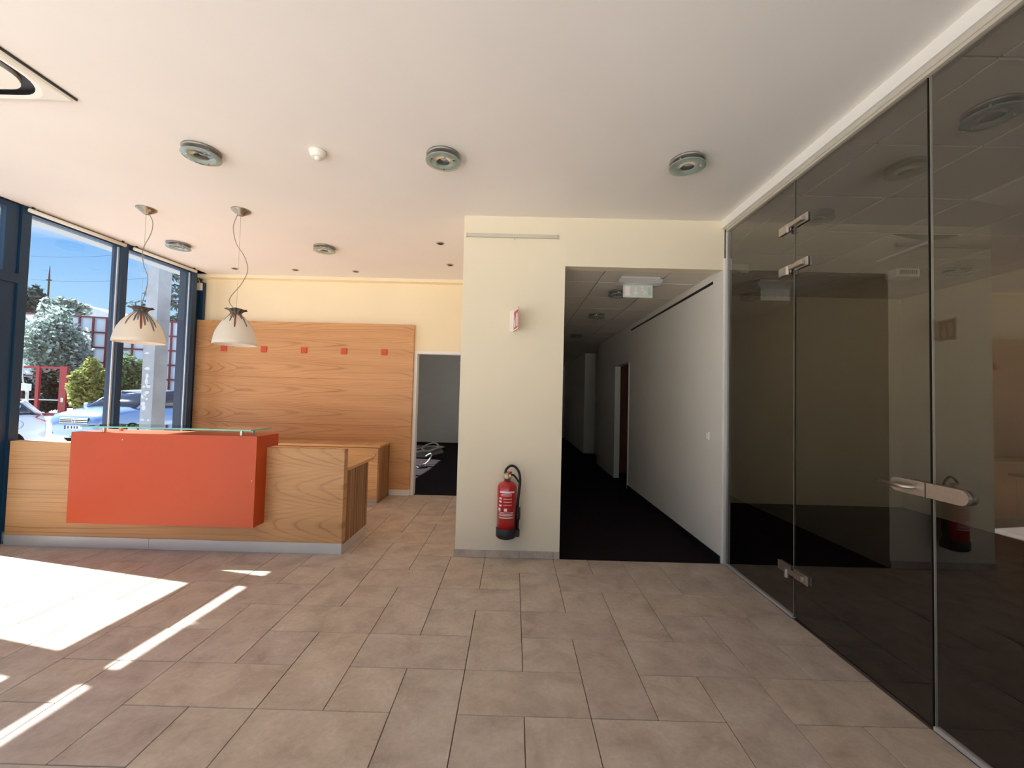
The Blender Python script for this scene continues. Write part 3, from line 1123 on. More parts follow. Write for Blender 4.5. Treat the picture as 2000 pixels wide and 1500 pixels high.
def downlight(x, y, label):
    t = thing('downlight', (x, y, ZC - 0.012), label, 'downlight', 'small recessed downlights')
    put('trim_ring', MB().lathe([(0.028, 0.0), (0.045, 0.0), (0.045, -0.004), (0.040, -0.008), (0.030, -0.006)], (x, y, ZC), 28), 'steel_brushed', t)
    put('lamp', MB().lathe([(0.029, -0.003), (0.018, -0.001), (0.0001, -0.001)], (x, y, ZC), 20), 'dark_metal', t)


for (x, y, lab) in ((-3.842, 5.505, 'small recessed downlight over the back wall, leftmost, behind the right pendant cord'),
                    (-3.014, 5.508, 'small recessed downlight over the back wall, second from the window'),
                    (-2.193, 5.514, 'small recessed downlight over the back wall, third from the window'),
                    (-0.844, 4.415, 'small recessed downlight beside the pillar, the nearer and darker one'),
                    (-0.851, 5.139, 'small recessed downlight beside the pillar, nearer the doorway')):
    downlight(x, y, lab)

sd = thing('smoke_detector', (-1.394, 2.768, ZC - 0.06), 'white round smoke detector on the ceiling between two spotlights', 'detector')
put('base', MB().lathe([(0.0001, 0), (0.056, 0), (0.056, -0.016), (0.052, -0.02), (0.0001, -0.02)], (-1.394, 2.768, ZC), 32), 'white_plastic', sd)
put('head', MB().lathe([(0.050, -0.020), (0.050, -0.028), (0.040, -0.042), (0.034, -0.044), (0.0001, -0.044)], (-1.394, 2.768, ZC), 32), 'white_plastic', sd)
put('sensor_cap', MB().lathe([(0.020, -0.044), (0.020, -0.058), (0.017, -0.061), (0.0001, -0.061)], (-1.394, 2.768, ZC), 24), 'white_plastic', sd)

# ------------------------------------------------------------------ air conditioner cassette
def rrect(cx, cy, hx, hy, r, n=8):
    pts = []
    for (sx, sy, a0) in ((1, 1, 0), (-1, 1, PI / 2), (-1, -1, PI), (1, -1, 3 * PI / 2)):
        for k in range(n + 1):
            a = a0 + PI / 2 * k / n
            pts.append((cx + sx * (hx - r) + r * math.cos(a), cy + sy * (hy - r) + r * math.sin(a)))
    return pts


def band(mb, A, za, B, zb):
    n = len(A)
    vs = [(p[0], p[1], za) for p in A] + [(p[0], p[1], zb) for p in B]
    mb.add(vs, [(i, (i + 1) % n, n + (i + 1) % n, n + i) for i in range(n)])


acx, acy, ach = -2.573 - 0.475, 2.305 - 0.475, 0.475
ac = thing('air_conditioner', (acx, acy, ZC - 0.03), 'cream ceiling cassette air conditioner at the upper left', 'air conditioner')
outer = rrect(acx, acy, ach, ach, 0.012)
lip = rrect(acx, acy, ach - 0.012, ach - 0.012, 0.015)
i1 = rrect(acx, acy, ach - 0.035, ach - 0.035, 0.19)
i2 = rrect(acx, acy, ach - 0.06, ach - 0.06, 0.17)
i3 = rrect(acx, acy, ach - 0.105, ach - 0.105, 0.14)
i4 = rrect(acx, acy, ach - 0.20, ach - 0.20, 0.11)
fr_ = MB()
band(fr_, outer, ZC - 0.001, outer, ZC - 0.012)
band(fr_, outer, ZC - 0.012, lip, ZC - 0.022)
band(fr_, lip, ZC - 0.022, i1, ZC - 0.03)
band(fr_, i1, ZC - 0.03, i2, ZC - 0.026)
put('panel_frame', fr_, 'white_plastic', ac)
put('gasket', MB().box(acx + ach, acx + ach + 0.006, acy - ach, acy + ach, ZC - 0.014, ZC - 0.001), 'dark_metal', ac)
sl = MB()
band(sl, i2, ZC - 0.026, i2, ZC - 0.004)
band(sl, i2, ZC - 0.004, i3, ZC - 0.004)
put('air_slot', sl, 'black_plastic', ac)
ct = MB()
band(ct, i3, ZC - 0.002, i3, ZC - 0.028)
ct.add([(p[0], p[1], ZC - 0.028) for p in i3], [tuple(range(len(i3)))])
cto = put('intake_cover', ct, 'white_plastic', ac)
gr = MB()
i5 = rrect(acx, acy, ach - 0.205, ach - 0.205, 0.106)
band(gr, i4, ZC - 0.0285, i5, ZC - 0.0285)
put('cover_groove', gr, 'dark_metal', cto)

# ------------------------------------------------------------------ things on the pillar
rl = thing('hanging_rail', (-0.05, YF - 0.02, 2.895), 'slim grey aluminium rail high on the pillar', 'rail')
put('rail', MB().cbox(-0.462, 0.362, YF - 0.022, YF - 0.001, 2.893, 2.925, 0.003), 'rail_grey', rl)
for x in (-0.472, 0.3635):
    put('end_cap', MB().box(x, x + 0.009, YF - 0.024, YF - 0.001, 2.891, 2.927), 'rail_grey', rl)
put('hook', MB().box(-0.032, -0.026, YF - 0.026, YF - 0.02, 2.868, 2.894), 'steel', rl)

SA = math.atan2(0.044, 0.186)
sg = thing('fire_sign', (-0.021, YF, 2.03), 'small projecting fire extinguisher sign on the pillar', 'sign', rz=SA)
SI = Matrix.Rotation(-SA, 4, 'Z')
put('wall_flange', MB().box(-0.034, 0.002, -0.004, -0.0005, 0.002, 0.192, SI), 'white_plastic', sg, local=True)
pl_ = put('sign_plate', MB().cbox(0, 0.004, -0.19, -0.004, 0.0, 0.192, 0.001), 'sign_red', sg, local=True)
for side_ in (-1, 1):
    xs = -0.0006 if side_ < 0 else 0.0046
    e0, e1 = xs - 0.0005, xs + 0.0005
    bd = MB()
    bd.prism([(-0.188, 0.003), (-0.006, 0.003), (-0.006, 0.189), (-0.188, 0.189), (-0.188, 0.0031), (-0.176, 0.0151), (-0.176, 0.177), (-0.018, 0.177), (-0.018, 0.0151), (-0.176, 0.015)], e0, e1, 'x')
    pcs = [('border', bd)]
    pcs.append(('extinguisher_symbol', MB().prism([(-0.155, 0.03), (-0.115, 0.03), (-0.115, 0.12), (-0.124, 0.135), (-0.104, 0.085), (-0.098, 0.085), (-0.106, 0.148), (-0.142, 0.152), (-0.146, 0.135), (-0.155, 0.12)], e0, e1, 'x')))
    pcs.append(('flame_symbol', MB().prism([(-0.080, 0.03), (-0.042, 0.03), (-0.030, 0.06), (-0.040, 0.10), (-0.046, 0.085), (-0.054, 0.145), (-0.070, 0.11), (-0.076, 0.09), (-0.086, 0.07)], e0, e1, 'x')))
    for nm, mbq in pcs:
        q_ = put(nm, mbq, 'print_white', pl_, local=True)
        q_.location = q_.location - pl_.location

EX, EY = -0.04, YF - 0.10
fe = thing('fire_extinguisher', (EX, EY, 0.205), 'red fire extinguisher with black hose mounted on the pillar', 'fire extinguisher')
er = 0.084
put('cylinder', MB().lathe([(0.0001, 0.24), (er, 0.24), (er, 0.64), (er * 0.96, 0.662), (er * 0.78, 0.684), (er * 0.45, 0.696), (0.03, 0.70), (0.0001, 0.70)], (EX, EY, 0), 40), 'ext_red', fe)
put('foot', MB().lathe([(0.0001, 0.207), (0.05, 0.205), (er * 0.94, 0.217), (er * 1.07, 0.232), (er * 1.07, 0.298), (er * 1.0, 0.304)], (EX, EY, 0), 40), 'black_plastic', fe)
put('nozzle_holder', MB().cbox(EX + 0.075, EX + 0.118, EY - 0.03, EY + 0.03, 0.226, 0.285, 0.006), 'black_plastic', fe)
va = put('valve', MB().lathe([(0.0001, 0.695), (0.028, 0.695), (0.028, 0.722), (0.033, 0.724), (0.033, 0.738), (0.022, 0.742), (0.022, 0.772), (0.0001, 0.776)], (EX, EY, 0), 20), 'steel_brushed', fe)
put('valve_body', MB().cbox(EX - 0.030, EX + 0.034, EY - 0.018, EY + 0.018, 0.732, 0.765, 0.005), 'brass', va)
put('push_knob', MB().cyl((EX + 0.016, EY, 0), 0.022, 0.770, 0.784, 18), 'ext_red', va)
hose = catmull([(EX - 0.020, EY, 0.768), (EX - 0.012, EY, 0.80), (EX + 0.022, EY, 0.832), (EX + 0.062, EY - 0.002, 0.828), (EX + 0.098, EY - 0.004, 0.785),
                (EX + 0.112, EY - 0.004, 0.71), (EX + 0.106, EY - 0.002, 0.62), (EX + 0.098, EY, 0.53), (EX + 0.094, EY, 0.46)])
put('hose', MB().tube(hose, 0.011, 12), 'black_rubber', fe)
put('lever_guard', MB().tube(catmull([(EX + 0.028, EY, 0.755), (EX + 0.055, EY, 0.752), (EX + 0.08, EY, 0.725), (EX + 0.106, EY, 0.69)]), 0.009, 10), 'black_rubber', fe)
nzl = put('nozzle', MB().tube([(EX + 0.094, EY, 0.47), (EX + 0.096, EY, 0.40), (EX + 0.095, EY, 0.28)], [0.013, 0.017, 0.015], 12), 'black_plastic', fe)
put('trigger', MB().cbox(EX + 0.104, EX + 0.120, EY - 0.008, EY + 0.008, 0.37, 0.475, 0.003), 'black_plastic', nzl)
lb = MB()


def patch(a0, a1, z0, z1, r=er + 0.0006):
    n = max(2, int((a1 - a0) / 0.12))
    vs, fs = [], []
    for k in range(n + 1):
        a = -PI / 2 + a0 + (a1 - a0) * k / n
        for z in (z0, z1):
            vs.append((EX + r * math.cos(a), EY + r * math.sin(a), z))
    for k in range(n):
        fs.append((2 * k, 2 * k + 2, 2 * k + 3, 2 * k + 1))
    lb.add(vs, fs)


patch(-0.75, 0.85, 0.612, 0.628)
for z in (0.598, 0.588):
    patch(-0.6, 0.55, z, z + 0.004)
for z in (0.560, 0.535, 0.510):
    patch(-0.35, 0.55, z, z + 0.004)
for z in (0.565, 0.538, 0.505):
    patch(-0.85, -0.55, z - 0.008, z + 0.008)
patch(-0.95, -0.66, 0.458, 0.482)
patch(-0.25, 0.06, 0.458, 0.482)
for k, z in enumerate((0.446, 0.434, 0.426, 0.419, 0.404, 0.397)):
    patch(-0.85, 0.75 - 0.05 * (k % 2), z, z + (0.004 if k != 2 else 0.003))
put('label_print', lb, 'print_white', fe)

# ------------------------------------------------------------------ corridor fittings
exs = thing('exit_sign', (1.22, 4.10, 2.46), 'hanging emergency exit sign at the corridor entrance', 'sign')
put('housing', MB().cbox(1.03, 1.42, 4.02, 4.16, 2.632, HZ - 0.001, 0.004), 'rail_grey', exs)
put('housing_cover', MB().prism([(4.00, 2.632), (4.17, 2.632), (4.15, 2.598), (4.10, 2.590), (4.04, 2.602)], 1.012, 1.44, 'x'), 'alu', exs)
ep = put('sign_panel', MB().cbox(1.072, 1.368, 4.094, 4.106, 2.468, 2.596, 0.002), 'exit_panel', exs)
ar = MB()
y0, y1 = 4.0928, 4.0938
ar.box(1.192, 1.204, y0, y1, 2.520, 2.575)
ar.prism([(1.170, 2.522), (1.226, 2.522), (1.198, 2.490)], y0, y1, 'y')
put('down_arrow', ar, 'print_white', ep)
rm = MB()
rm.lathe([(0.010, 0), (0.010, 0.001), (0.0001, 0.001)], (1.262, 4.0927, 2.574), 14, axis='y')
rm.prism([(1.255, 2.562), (1.272, 2.556), (1.298, 2.530), (1.288, 2.520)], y0, y1, 'y')
rm.prism([(1.290, 2.532), (1.318, 2.512), (1.312, 2.505), (1.284, 2.522)], y0, y1, 'y')
rm.prism([(1.288, 2.526), (1.276, 2.490), (1.266, 2.490), (1.280, 2.530)], y0, y1, 'y')
rm.prism([(1.268, 2.556), (1.246, 2.540), (1.250, 2.534), (1.276, 2.548)], y0, y1, 'y')
put('running_figure', rm, 'print_white', ep)
put('door_symbol', MB().box(1.090, 1.140, y0, y1, 2.485, 2.580), 'print_white', ep)
put('green_field', MB().box(1.322, 1.352, y0, y1, 2.490, 2.575), 'exit_green', ep)

sw = thing('light_switch', (XH - 0.01, 3.985, 1.07), 'white light switch low on the corridor wall', 'switch')
put('plate', MB().cbox(XH - 0.012, XH - 0.0005, 3.945, 4.025, 1.068, 1.150, 0.003), 'white_plastic', sw)
put('rocker', MB().cbox(XH - 0.024, XH - 0.012, 3.957, 4.013, 1.082, 1.138, 0.004), 'white_plastic', sw)

ws = thing('wall_grille', (XH - 0.004, 5.2, 2.55), 'long narrow dark air slot high on the corridor wall', 'grille')
put('slot', MB().box(XH - 0.004, XH - 0.0005, 3.90, 6.64, 2.560, 2.590), 'black_plastic', ws)
fr2 = MB()
fr2.box(XH - 0.007, XH - 0.0005, 3.895, 6.645, 2.590, 2.594)
fr2.box(XH - 0.007, XH - 0.0005, 3.895, 6.645, 2.556, 2.560)
put('slot_frame', fr2, 'wall_white', ws)

# ------------------------------------------------------------------ meeting room ceiling fittings
for (yv, lab) in ((3.985, 'curved ceiling air panel in the meeting room with a bright slot'), (2.735, 'curved ceiling air panel in the meeting room at the right edge')):
    cv = thing('curved_air_panel', (3.69, yv, 2.95), lab, 'air panel', 'curved ceiling air panels')
    pts = [(3.395, 2.999)]
    for k in range(13):
        t = k / 12
        pts.append((3.395 + 0.60 * t, 2.994 - 0.042 * math.sin(PI * t)))
    pts.append((3.995, 2.999))
    put('curved_panel', MB().prism(pts, yv - 0.30, yv + 0.30, 'y'), 'ceil_tile', cv)
    for dx in (-0.012, 0.012):
        put('slot_blade', MB().box(3.76 + dx - 0.004, 3.76 + dx + 0.004, yv - 0.27, yv + 0.27, 2.940, 2.956), 'print_white', cv)
    put('end_plate', MB().prism(pts, yv - 0.3015, yv - 0.3002, 'y'), 'dark_metal', cv)

vb = thing('vent_box', (4.40, 4.66, 2.9), 'small white slotted vent under the meeting room ceiling', 'vent')
put('box', MB().cbox(4.27, 4.53, 4.58, 4.74, 2.90, 2.999, 0.01), 'white_plastic', vb)
for k in range(9):
    put('louvre_gap', MB().box(4.305 + 0.022 * k, 4.315 + 0.022 * k, 4.5785, 4.5805, 2.93, 2.975), 'black_plastic', vb)

# ------------------------------------------------------------------ things on the back room floor
fp_ = thing('floor_tray', (-2.1, 9.9, 0), 'grey flat tray lying on the dark carpet in the back room', 'tray')
put('tray_sheet', MB().prism([(-2.75, 9.5), (-1.98, 9.5), (-1.72, 10.3), (-2.05, 11.6), (-2.9, 11.6)], 0.003, 0.03, 'z'), 'grey_box', fp_)
cbl = catmull([(-2.45, 9.6, 0.04), (-2.2, 9.9, 0.09), (-2.0, 10.3, 0.05), (-1.95, 10.8, 0.12), (-2.15, 11.1, 0.16), (-2.35, 10.7, 0.08), (-2.1, 10.1, 0.06),
               (-1.9, 10.5, 0.10), (-1.85, 11.0, 0.07), (-2.2, 11.2, 0.05), (-2.5, 10.5, 0.05)])
tag(put('cable_bundle', MB().tube(cbl, 0.022, 8), 'cream_cable'), 'loose white cable coil on the tray in the back room', 'cable')
cbl = catmull([(-1.86, 8.3, 0.03), (-1.78, 8.5, 0.03), (-1.72, 8.7, 0.14), (-1.78, 9.0, 0.17), (-1.90, 9.05, 0.10)])
tag(put('cable_bundle', MB().tube(cbl, 0.014, 8), 'cream_cable'), 'single white cable loop in front of the tray in the back room', 'cable')
tag(put('cable_bundle', MB().tube(catmull([(-1.9, 8.15, 0.02), (-1.82, 8.05, 0.02), (-1.72, 8.15, 0.02), (-1.75, 8.3, 0.02)]), 0.016, 8), 'black_rubber'),
    'short black cable lying nearest the doorway of the back room', 'cable')

# ------------------------------------------------------------------ outside: ground, street
S('ground', MB().box(-75, -4.95, -1.65, 75, ZO - 0.2, ZO), 'asphalt')
S('ground_bounce', MB().box(-75, 30, -40, -1.65, ZO - 0.2, ZO), 'bounce_paving')  # unseen pale forecourt, added to bounce sunlight in through the glazed front
kb = MB()
kb.box(-8.9, -8.75, -30, 60, ZO, ZO + 0.1)
S('trim_5', kb, 'concrete')

# noise barrier of red framed pale panels
B0, B1 = Vector((-30.9, 25.45, 0)), Vector((-19.3, 28.6, 0))
bd_ = (B1 - B0)
bl_ = bd_.length
bu = bd_.normalized()
BM = Matrix.Translation(B0) @ Matrix.Rotation(math.atan2(bu.y, bu.x), 4, 'Z')
bar = thing('noise_barrier', (-25, 27, ZO), 'tall noise barrier of pale panels in dark red frames across the street', 'barrier')
cw, rh, top = 0.72, 0.98, 5.98
ncol = int(bl_ / cw)
nrow = 6
pm = None
for i in range(ncol + 1):
    put('post', MB().box(i * cw - 0.05, i * cw + 0.05, -0.09, 0.09, ZO, top, BM), 'barrier_frame', bar)
for j in range(nrow + 1):
    put('rail', MB().box(0, ncol * cw, -0.07, 0.07, top - j * rh - 0.05, top - j * rh + 0.05, BM), 'barrier_frame', bar)
me_ = MB().box(-cw / 2 + 0.05, cw / 2 - 0.05, -0.03, 0.03, -rh / 2 + 0.05, rh / 2 - 0.05).mesh('barrier_panel', 'panel_sheet')
for i in range(ncol):
    for j in range(nrow):
        o = bpy.data.objects.new('barrier_panel', me_)
        o.parent = bar
        wp = BM @ Vector(((i + 0.5) * cw, 0, top - (j + 0.5) * rh))
        o.location = wp - WLOC[bar.name]
        o.rotation_euler = (0, 0, math.atan2(bu.y, bu.x))
        COL.objects.link(o)

# red steel gate in front of the shrubs
GD = 23.0
gl0 = at(40, 718, 1, GD)
gate = thing('steel_gate', (at(90, 780, 1, GD).x, GD, ZO), 'red steel framed gate across the street in front of the shrubs', 'gate')


def gx(px):
    return at(px, 760, 1, GD).x


gtop = at(90, 719, 1, GD).z
for (a, b) in ((38, 41), (70.5, 77), (117, 131)):
    put('gate_post', MB().box(gx(a), gx(b), GD - 0.06, GD + 0.06, ZO, gtop + 0.12), 'gate_red', gate)
for (a, b) in ((41, 70.5), (77, 117)):
    put('top_rail', MB().box(gx(a), gx(b), GD - 0.03, GD + 0.03, gtop - 0.03, gtop + 0.09), 'gate_red', gate)
    put('bottom_rail', MB().box(gx(a), gx(b), GD - 0.03, GD + 0.03, ZO + 0.05, ZO + 0.14), 'gate_red', gate)
    zmid = at(95, 781, 1, GD).z
    put('middle_rail', MB().box(gx(a), gx(b), GD - 0.02, GD + 0.02, zmid - 0.03, zmid + 0.03), 'alu', gate)
put('lock_case', MB().box(gx(123), gx(128), GD - 0.1, GD - 0.06, 0.55, 0.8), 'alu', gate)
fen = thing('steel_fence', (gx(150), GD + 0.3, ZO), 'short dark red fence piece behind the yellow shrub', 'fence')
for px in (152, 156, 160, 164):
    put('picket', MB().box(gx(px) - 0.05, gx(px) + 0.05, GD + 0.25, GD + 0.31, ZO, at(px, 752, 1, GD).z), 'gate_red', fen)
put('fence_rail', MB().box(gx(131), gx(166), GD + 0.31, GD + 0.35, 0.9, 1.0), 'gate_red', fen)
mbox = thing('meter_box', (at(50, 757, 1, 15.0).x, 15.0, 1.1), 'small pale electrical box on a post with a hanging cable', 'meter box')
mp0, mp1 = at(43.5, 749, 1, 15.0), at(58.5, 763, 1, 15.0)
put('box', MB().cbox(mp0.x, mp1.x, 14.9, 15.05, mp1.z, mp0.z, 0.01), 'white_plastic', mbox)
put('post', MB().box(mp0.x + 0.08, mp0.x + 0.14, 15.05, 15.11, ZO, mp1.z + 0.2), 'alu', mbox)
put('cable', MB().tube(catmull([at(46, 700, 1, 15.0), at(44, 735, 1, 15.0), at(50, 763, 1, 14.95), at(53, 778, 1, 14.95), at(49, 790, 1, 14.95), at(42, 792, 1, 14.95), at(38, 790, 1, 14.95)]), 0.02, 8),
    'cream_cable', mbox)


# ------------------------------------------------------------------ plants
def foliage(c, rad, n, size, seed, lumps=14, elong=1.6, droop=0.0):
    rnd = random.Random(seed)
    mb = MB()
    L = []
    for k in range(lumps):
        u = Vector((rnd.gauss(0, 1), rnd.gauss(0, 1), rnd.gauss(0, 1))).normalized()
        s = rnd.uniform(0.35, 0.75)
        L.append((Vector((u.x * rad[0] * s, u.y * rad[1] * s, u.z * rad[2] * s)), rnd.uniform(0.32, 0.55)))
    vs, fs = [], []
    for k in range(n):
        lc, lr = L[rnd.randrange(lumps)]
        u = Vector((rnd.gauss(0, 1), rnd.gauss(0, 1), rnd.gauss(0, 1))).normalized() * (rnd.random() ** 0.33)
        p = Vector(c) + lc + Vector((u.x * rad[0], u.y * rad[1], u.z * rad[2])) * lr
        if p.z < ZO + 0.03:
            p.z = ZO + 0.03 + rnd.random() * 0.3
        a = Vector((rnd.gauss(0, 1), rnd.gauss(0, 1), rnd.gauss(0, 0.7) - droop)).normalized()
        b = a.cross(Vector((rnd.gauss(0, 1), rnd.gauss(0, 1), rnd.gauss(0, 1)))).normalized()
        sz = size * rnd.uniform(0.6, 1.3)
        o = len(vs)
        vs += [p - a * sz * elong * 0.5, p + b * sz * 0.4, p + a * sz * elong * 0.5, p - b * sz * 0.4]
        fs.append((o, o + 1, o + 2, o + 3))
    mb.add(vs, fs)
    return mb


def plant(name, px, py_top, py_bot, hw_px, depth, label, mat, n, size, seed, cat, trunk=True, zbot=None, lumps=14, group=None, droop=0.0):
    tp, bp_ = at(px, py_top, 1, depth), at(px, py_bot, 1, depth)
    c = (tp + bp_) / 2
    rz_ = (tp.z - bp_.z) / 2
    rx = hw_px * depth / FPX
    t = thing(name, (c.x, depth, ZO), label, cat, group)
    f = put('foliage', foliage(c, (rx, rx * 0.8, rz_), n, size, seed, lumps, droop=droop), mat, t)
    f['kind'] = 'stuff'
    if trunk and cat == 'tree':
        put('trunk', MB().tube([(c.x, depth, ZO), (c.x + 0.05, depth, (ZO + c.z) / 2), (c.x, depth, c.z + rz_ * 0.4)], [0.12, 0.09, 0.04], 8), 'bark', t)
    return t


plant('shrub', 105, 606, 760, 64, 24.3, 'big silvery green shrub behind the red gate', 'leaf_silver', 9000, 0.17, 1, 'shrub', lumps=44)
plant('shrub', 62, 690, 812, 40, 24.4, 'dark shrub filling the view through the gate, left', 'leaf_dark', 2600, 0.15, 2, 'shrub')
plant('shrub', 110, 705, 815, 36, 24.2, 'dark shrub behind the gate leaf', 'leaf_dark', 2600, 0.15, 3, 'shrub')
plant('shrub', 172, 690, 822, 38, 21.6, 'yellow green shrub beside the gate', 'leaf_yellow', 4200, 0.14, 14, 'shrub', lumps=13)
plant('shrub', 200, 705, 825, 44, 24.6, 'dark green shrub under the yellow one', 'leaf_green', 3000, 0.14, 5, 'shrub')
plant('shrub', 262, 684, 810, 44, 22.4, 'dense green shrub left of the concrete pole', 'leaf_green', 4200, 0.14, 6, 'shrub', lumps=22)
plant('tree', 132, 574, 640, 36, 40.0, 'pale leafy tree rising behind the barrier', 'leaf_silver', 2600, 0.3, 7, 'tree')
plant('tree', 62, 552, 640, 30, 42.0, 'dark evergreen tree behind the barrier near the mast', 'leaf_dark', 2400, 0.32, 8, 'tree')
plant('tree', 94, 572, 640, 16, 38.0, 'slim pale tree beside the antenna mast', 'leaf_silver', 1400, 0.26, 9, 'tree')


def conifer(px, depth, ztop, zlow, reach, label, seed):
    rnd = random.Random(seed)
    c = at(px, 700, 1, depth)
    t = thing('conifer', (c.x, depth, ZO), label, 'tree')
    put('trunk', MB().tube([(c.x, depth, ZO), (c.x, depth, ztop)], [0.28, 0.05], 10), 'bark', t)
    br, nd = MB(), MB()
    vs, fs = [], []
    for k in range(70):
        z = rnd.uniform(zlow, ztop)
        L = reach * (1 - 0.75 * (z - zlow) / (ztop - zlow)) * rnd.uniform(0.7, 1.1)
        a = rnd.uniform(0, 2 * PI)
        d = Vector((math.cos(a), math.sin(a), 0))
        pts = [Vector((c.x, depth, z)) + d * (L * s) + Vector((0, 0, -0.28 * L * s * s + 0.06 * L * s)) for s in (0, 0.35, 0.7, 1.0)]
        br.tube(pts, [0.05, 0.035, 0.02, 0.008], 5)
        for q in range(46):
            s = rnd.uniform(0.15, 1.0)
            p = Vector((c.x, depth, z)) + d * (L * s) + Vector((0, 0, -0.28 * L * s * s + 0.06 * L * s))
            u = Vector((rnd.gauss(0, 1), rnd.gauss(0, 1), rnd.gauss(-1.0, 0.6))).normalized()
            w = u.cross(Vector((rnd.gauss(0, 1), rnd.gauss(0, 1), 0.1))).normalized()
            ln = rnd.uniform(0.25, 0.6)
            o = len(vs)
            vs += [p, p + u * ln * 0.5 + w * 0.07, p + u * ln, p + u * ln * 0.5 - w * 0.07]
            fs.append((o, o + 1, o + 2, o + 3))
    nd.add(vs, fs)
    put('branches', br, 'bark', t)['kind'] = 'stuff'
    put('needles', nd, 'leaf_dark', t)['kind'] = 'stuff'


conifer(352, 36.0, 21.0, 4.5, 4.4, 'tall dark conifer with drooping branches behind the concrete pole', 4)

# ------------------------------------------------------------------ mast, far roofs, pole, wires
mst = thing('antenna_mast', (at(97, 600, 1, 44).x, 44, ZO), 'thin antenna mast behind the barrier', 'mast')
mt = at(97.5, 519, 1, 44)
put('mast_tube', MB().tube([(mt.x, 44, ZO), (mt.x, 44, at(97, 540, 1, 44).z), (mt.x, 44, mt.z)], [0.10, 0.08, 0.03], 8), 'bark', mst)
put('mast_bracket', MB().box(mt.x - 0.2, mt.x + 0.2, 43.9, 44.1, at(97, 548, 1, 44).z, at(97, 546, 1, 44).z), 'dark_metal', mst)

hb = thing('hall', (at(195, 620, 1, 48).x, 48, ZO), 'white low pitched roof behind the barrier', 'building')
ha, hbb = at(150, 612, 1, 48), at(238, 618, 1, 48)
put('wall', MB().box(ha.x, hbb.x, 48, 56, ZO, ha.z - 0.2), 'roof_white', hb)
rp = at(176, 598, 1, 48)
put('roof', MB().prism([(ha.x - 0.3, ha.z - 0.3), (rp.x, rp.z), (hbb.x + 0.3, ha.z - 0.5), (hbb.x + 0.3, ha.z - 0.8), (ha.x - 0.3, ha.z - 0.7)], 47.8, 56, 'y'), 'roof_white', hb)

PD = 7.1
pc_ = at(292, 700, 1, PD)
pole = thing('concrete_pole', (pc_.x, PD, ZO), 'square concrete pole plastered with torn posters outside the window', 'pole')
PW = 0.118
PM = Matrix.Translation(Vector((pc_.x, PD + PW, 0))) @ Matrix.Rotation(math.radians(-8), 4, 'Z')
put('shaft', MB().box(-PW, PW, -PW, PW, ZO, 7.5, PM), 'concrete', pole)
rnd = random.Random(11)
for k in range(16):
    z = rnd.uniform(0.75, 2.1)
    xx = rnd.uniform(-PW + 0.05, PW - 0.06)
    w_, h_ = rnd.uniform(0.03, 0.09), rnd.uniform(0.02, 0.08)
    n = 7
    poly = []
    for q in range(n):
        a = 2 * PI * q / n
        rr = rnd.uniform(0.7, 1.1)
        poly.append((max(-PW, min(PW, xx + w_ * 0.7 * rr * math.cos(a))), z + h_ * 0.7 * rr * math.sin(a)))
    mbq = MB().prism(poly, -PW - 0.003, -PW - 0.0005, 'y')
    mbq.v = [tuple(PM @ Vector(p)) for p in mbq.v]
    put('poster_scrap', mbq, 'poster', pole)

for k, (a, b, sag) in enumerate((((60, 500), (420, 470), 0.5), ((60, 545), (420, 520), 0.6))):
    A, B = at(a[0], a[1], 1, 34), at(b[0], b[1], 1, 30)
    pts = [A.lerp(B, t / 16) - Vector((0, 0, sag * 4 * (t / 16) * (1 - t / 16))) for t in range(17)]
    tag(put('overhead_wire', MB().tube(pts, 0.009, 5), 'tyre'), 'thin overhead wire crossing the sky, %s one' % ('upper' if k == 0 else 'lower'), 'wire', 'overhead wires')


# ------------------------------------------------------------------ parked cars
def loft(mb, stations, ring, closed=True):
    n = None
    vs, fs = [], []
    for st in stations:
        r = ring(*st)
        n = len(r)
        vs += r
    for i in range(len(stations) - 1):
        for k in range(n):
            k2 = (k + 1) % n
            fs.append((i * n + k, i * n + k2, (i + 1) * n + k2, (i + 1) * n + k))
    fs.append(tuple(range(n)))
    fs.append(tuple((len(stations) - 1) * n + k for k in reversed(range(n))))
    mb.add(vs, fs, True)
    return mb


def body_ring(x, w, zb, zs, zt):
    half = [(0.0, zb), (w * 0.88, zb), (w * 0.99, zb + 0.16), (w, (zb + zs) / 2), (w * 0.985, zs - 0.07), (w * 0.93, zs), (w * 0.6, zt - 0.01), (0.0, zt)]
    return [(x, y, z) for y, z in half] + [(x, -y, z) for y, z in reversed(half[1:-1])]


def cab_ring(x, wb_, wt, z0, z1):
    half = [(0.0, z0), (wb_, z0), (wb_ * 0.6 + wt * 0.4, z0 + (z1 - z0) * 0.5), (wt * 1.03, z1 - (z1 - z0) * 0.14), (wt * 0.86, z1 - 0.005), (0.0, z1)]
    return [(x, y, z) for y, z in half] + [(x, -y, z) for y, z in reversed(half[1:-1])]


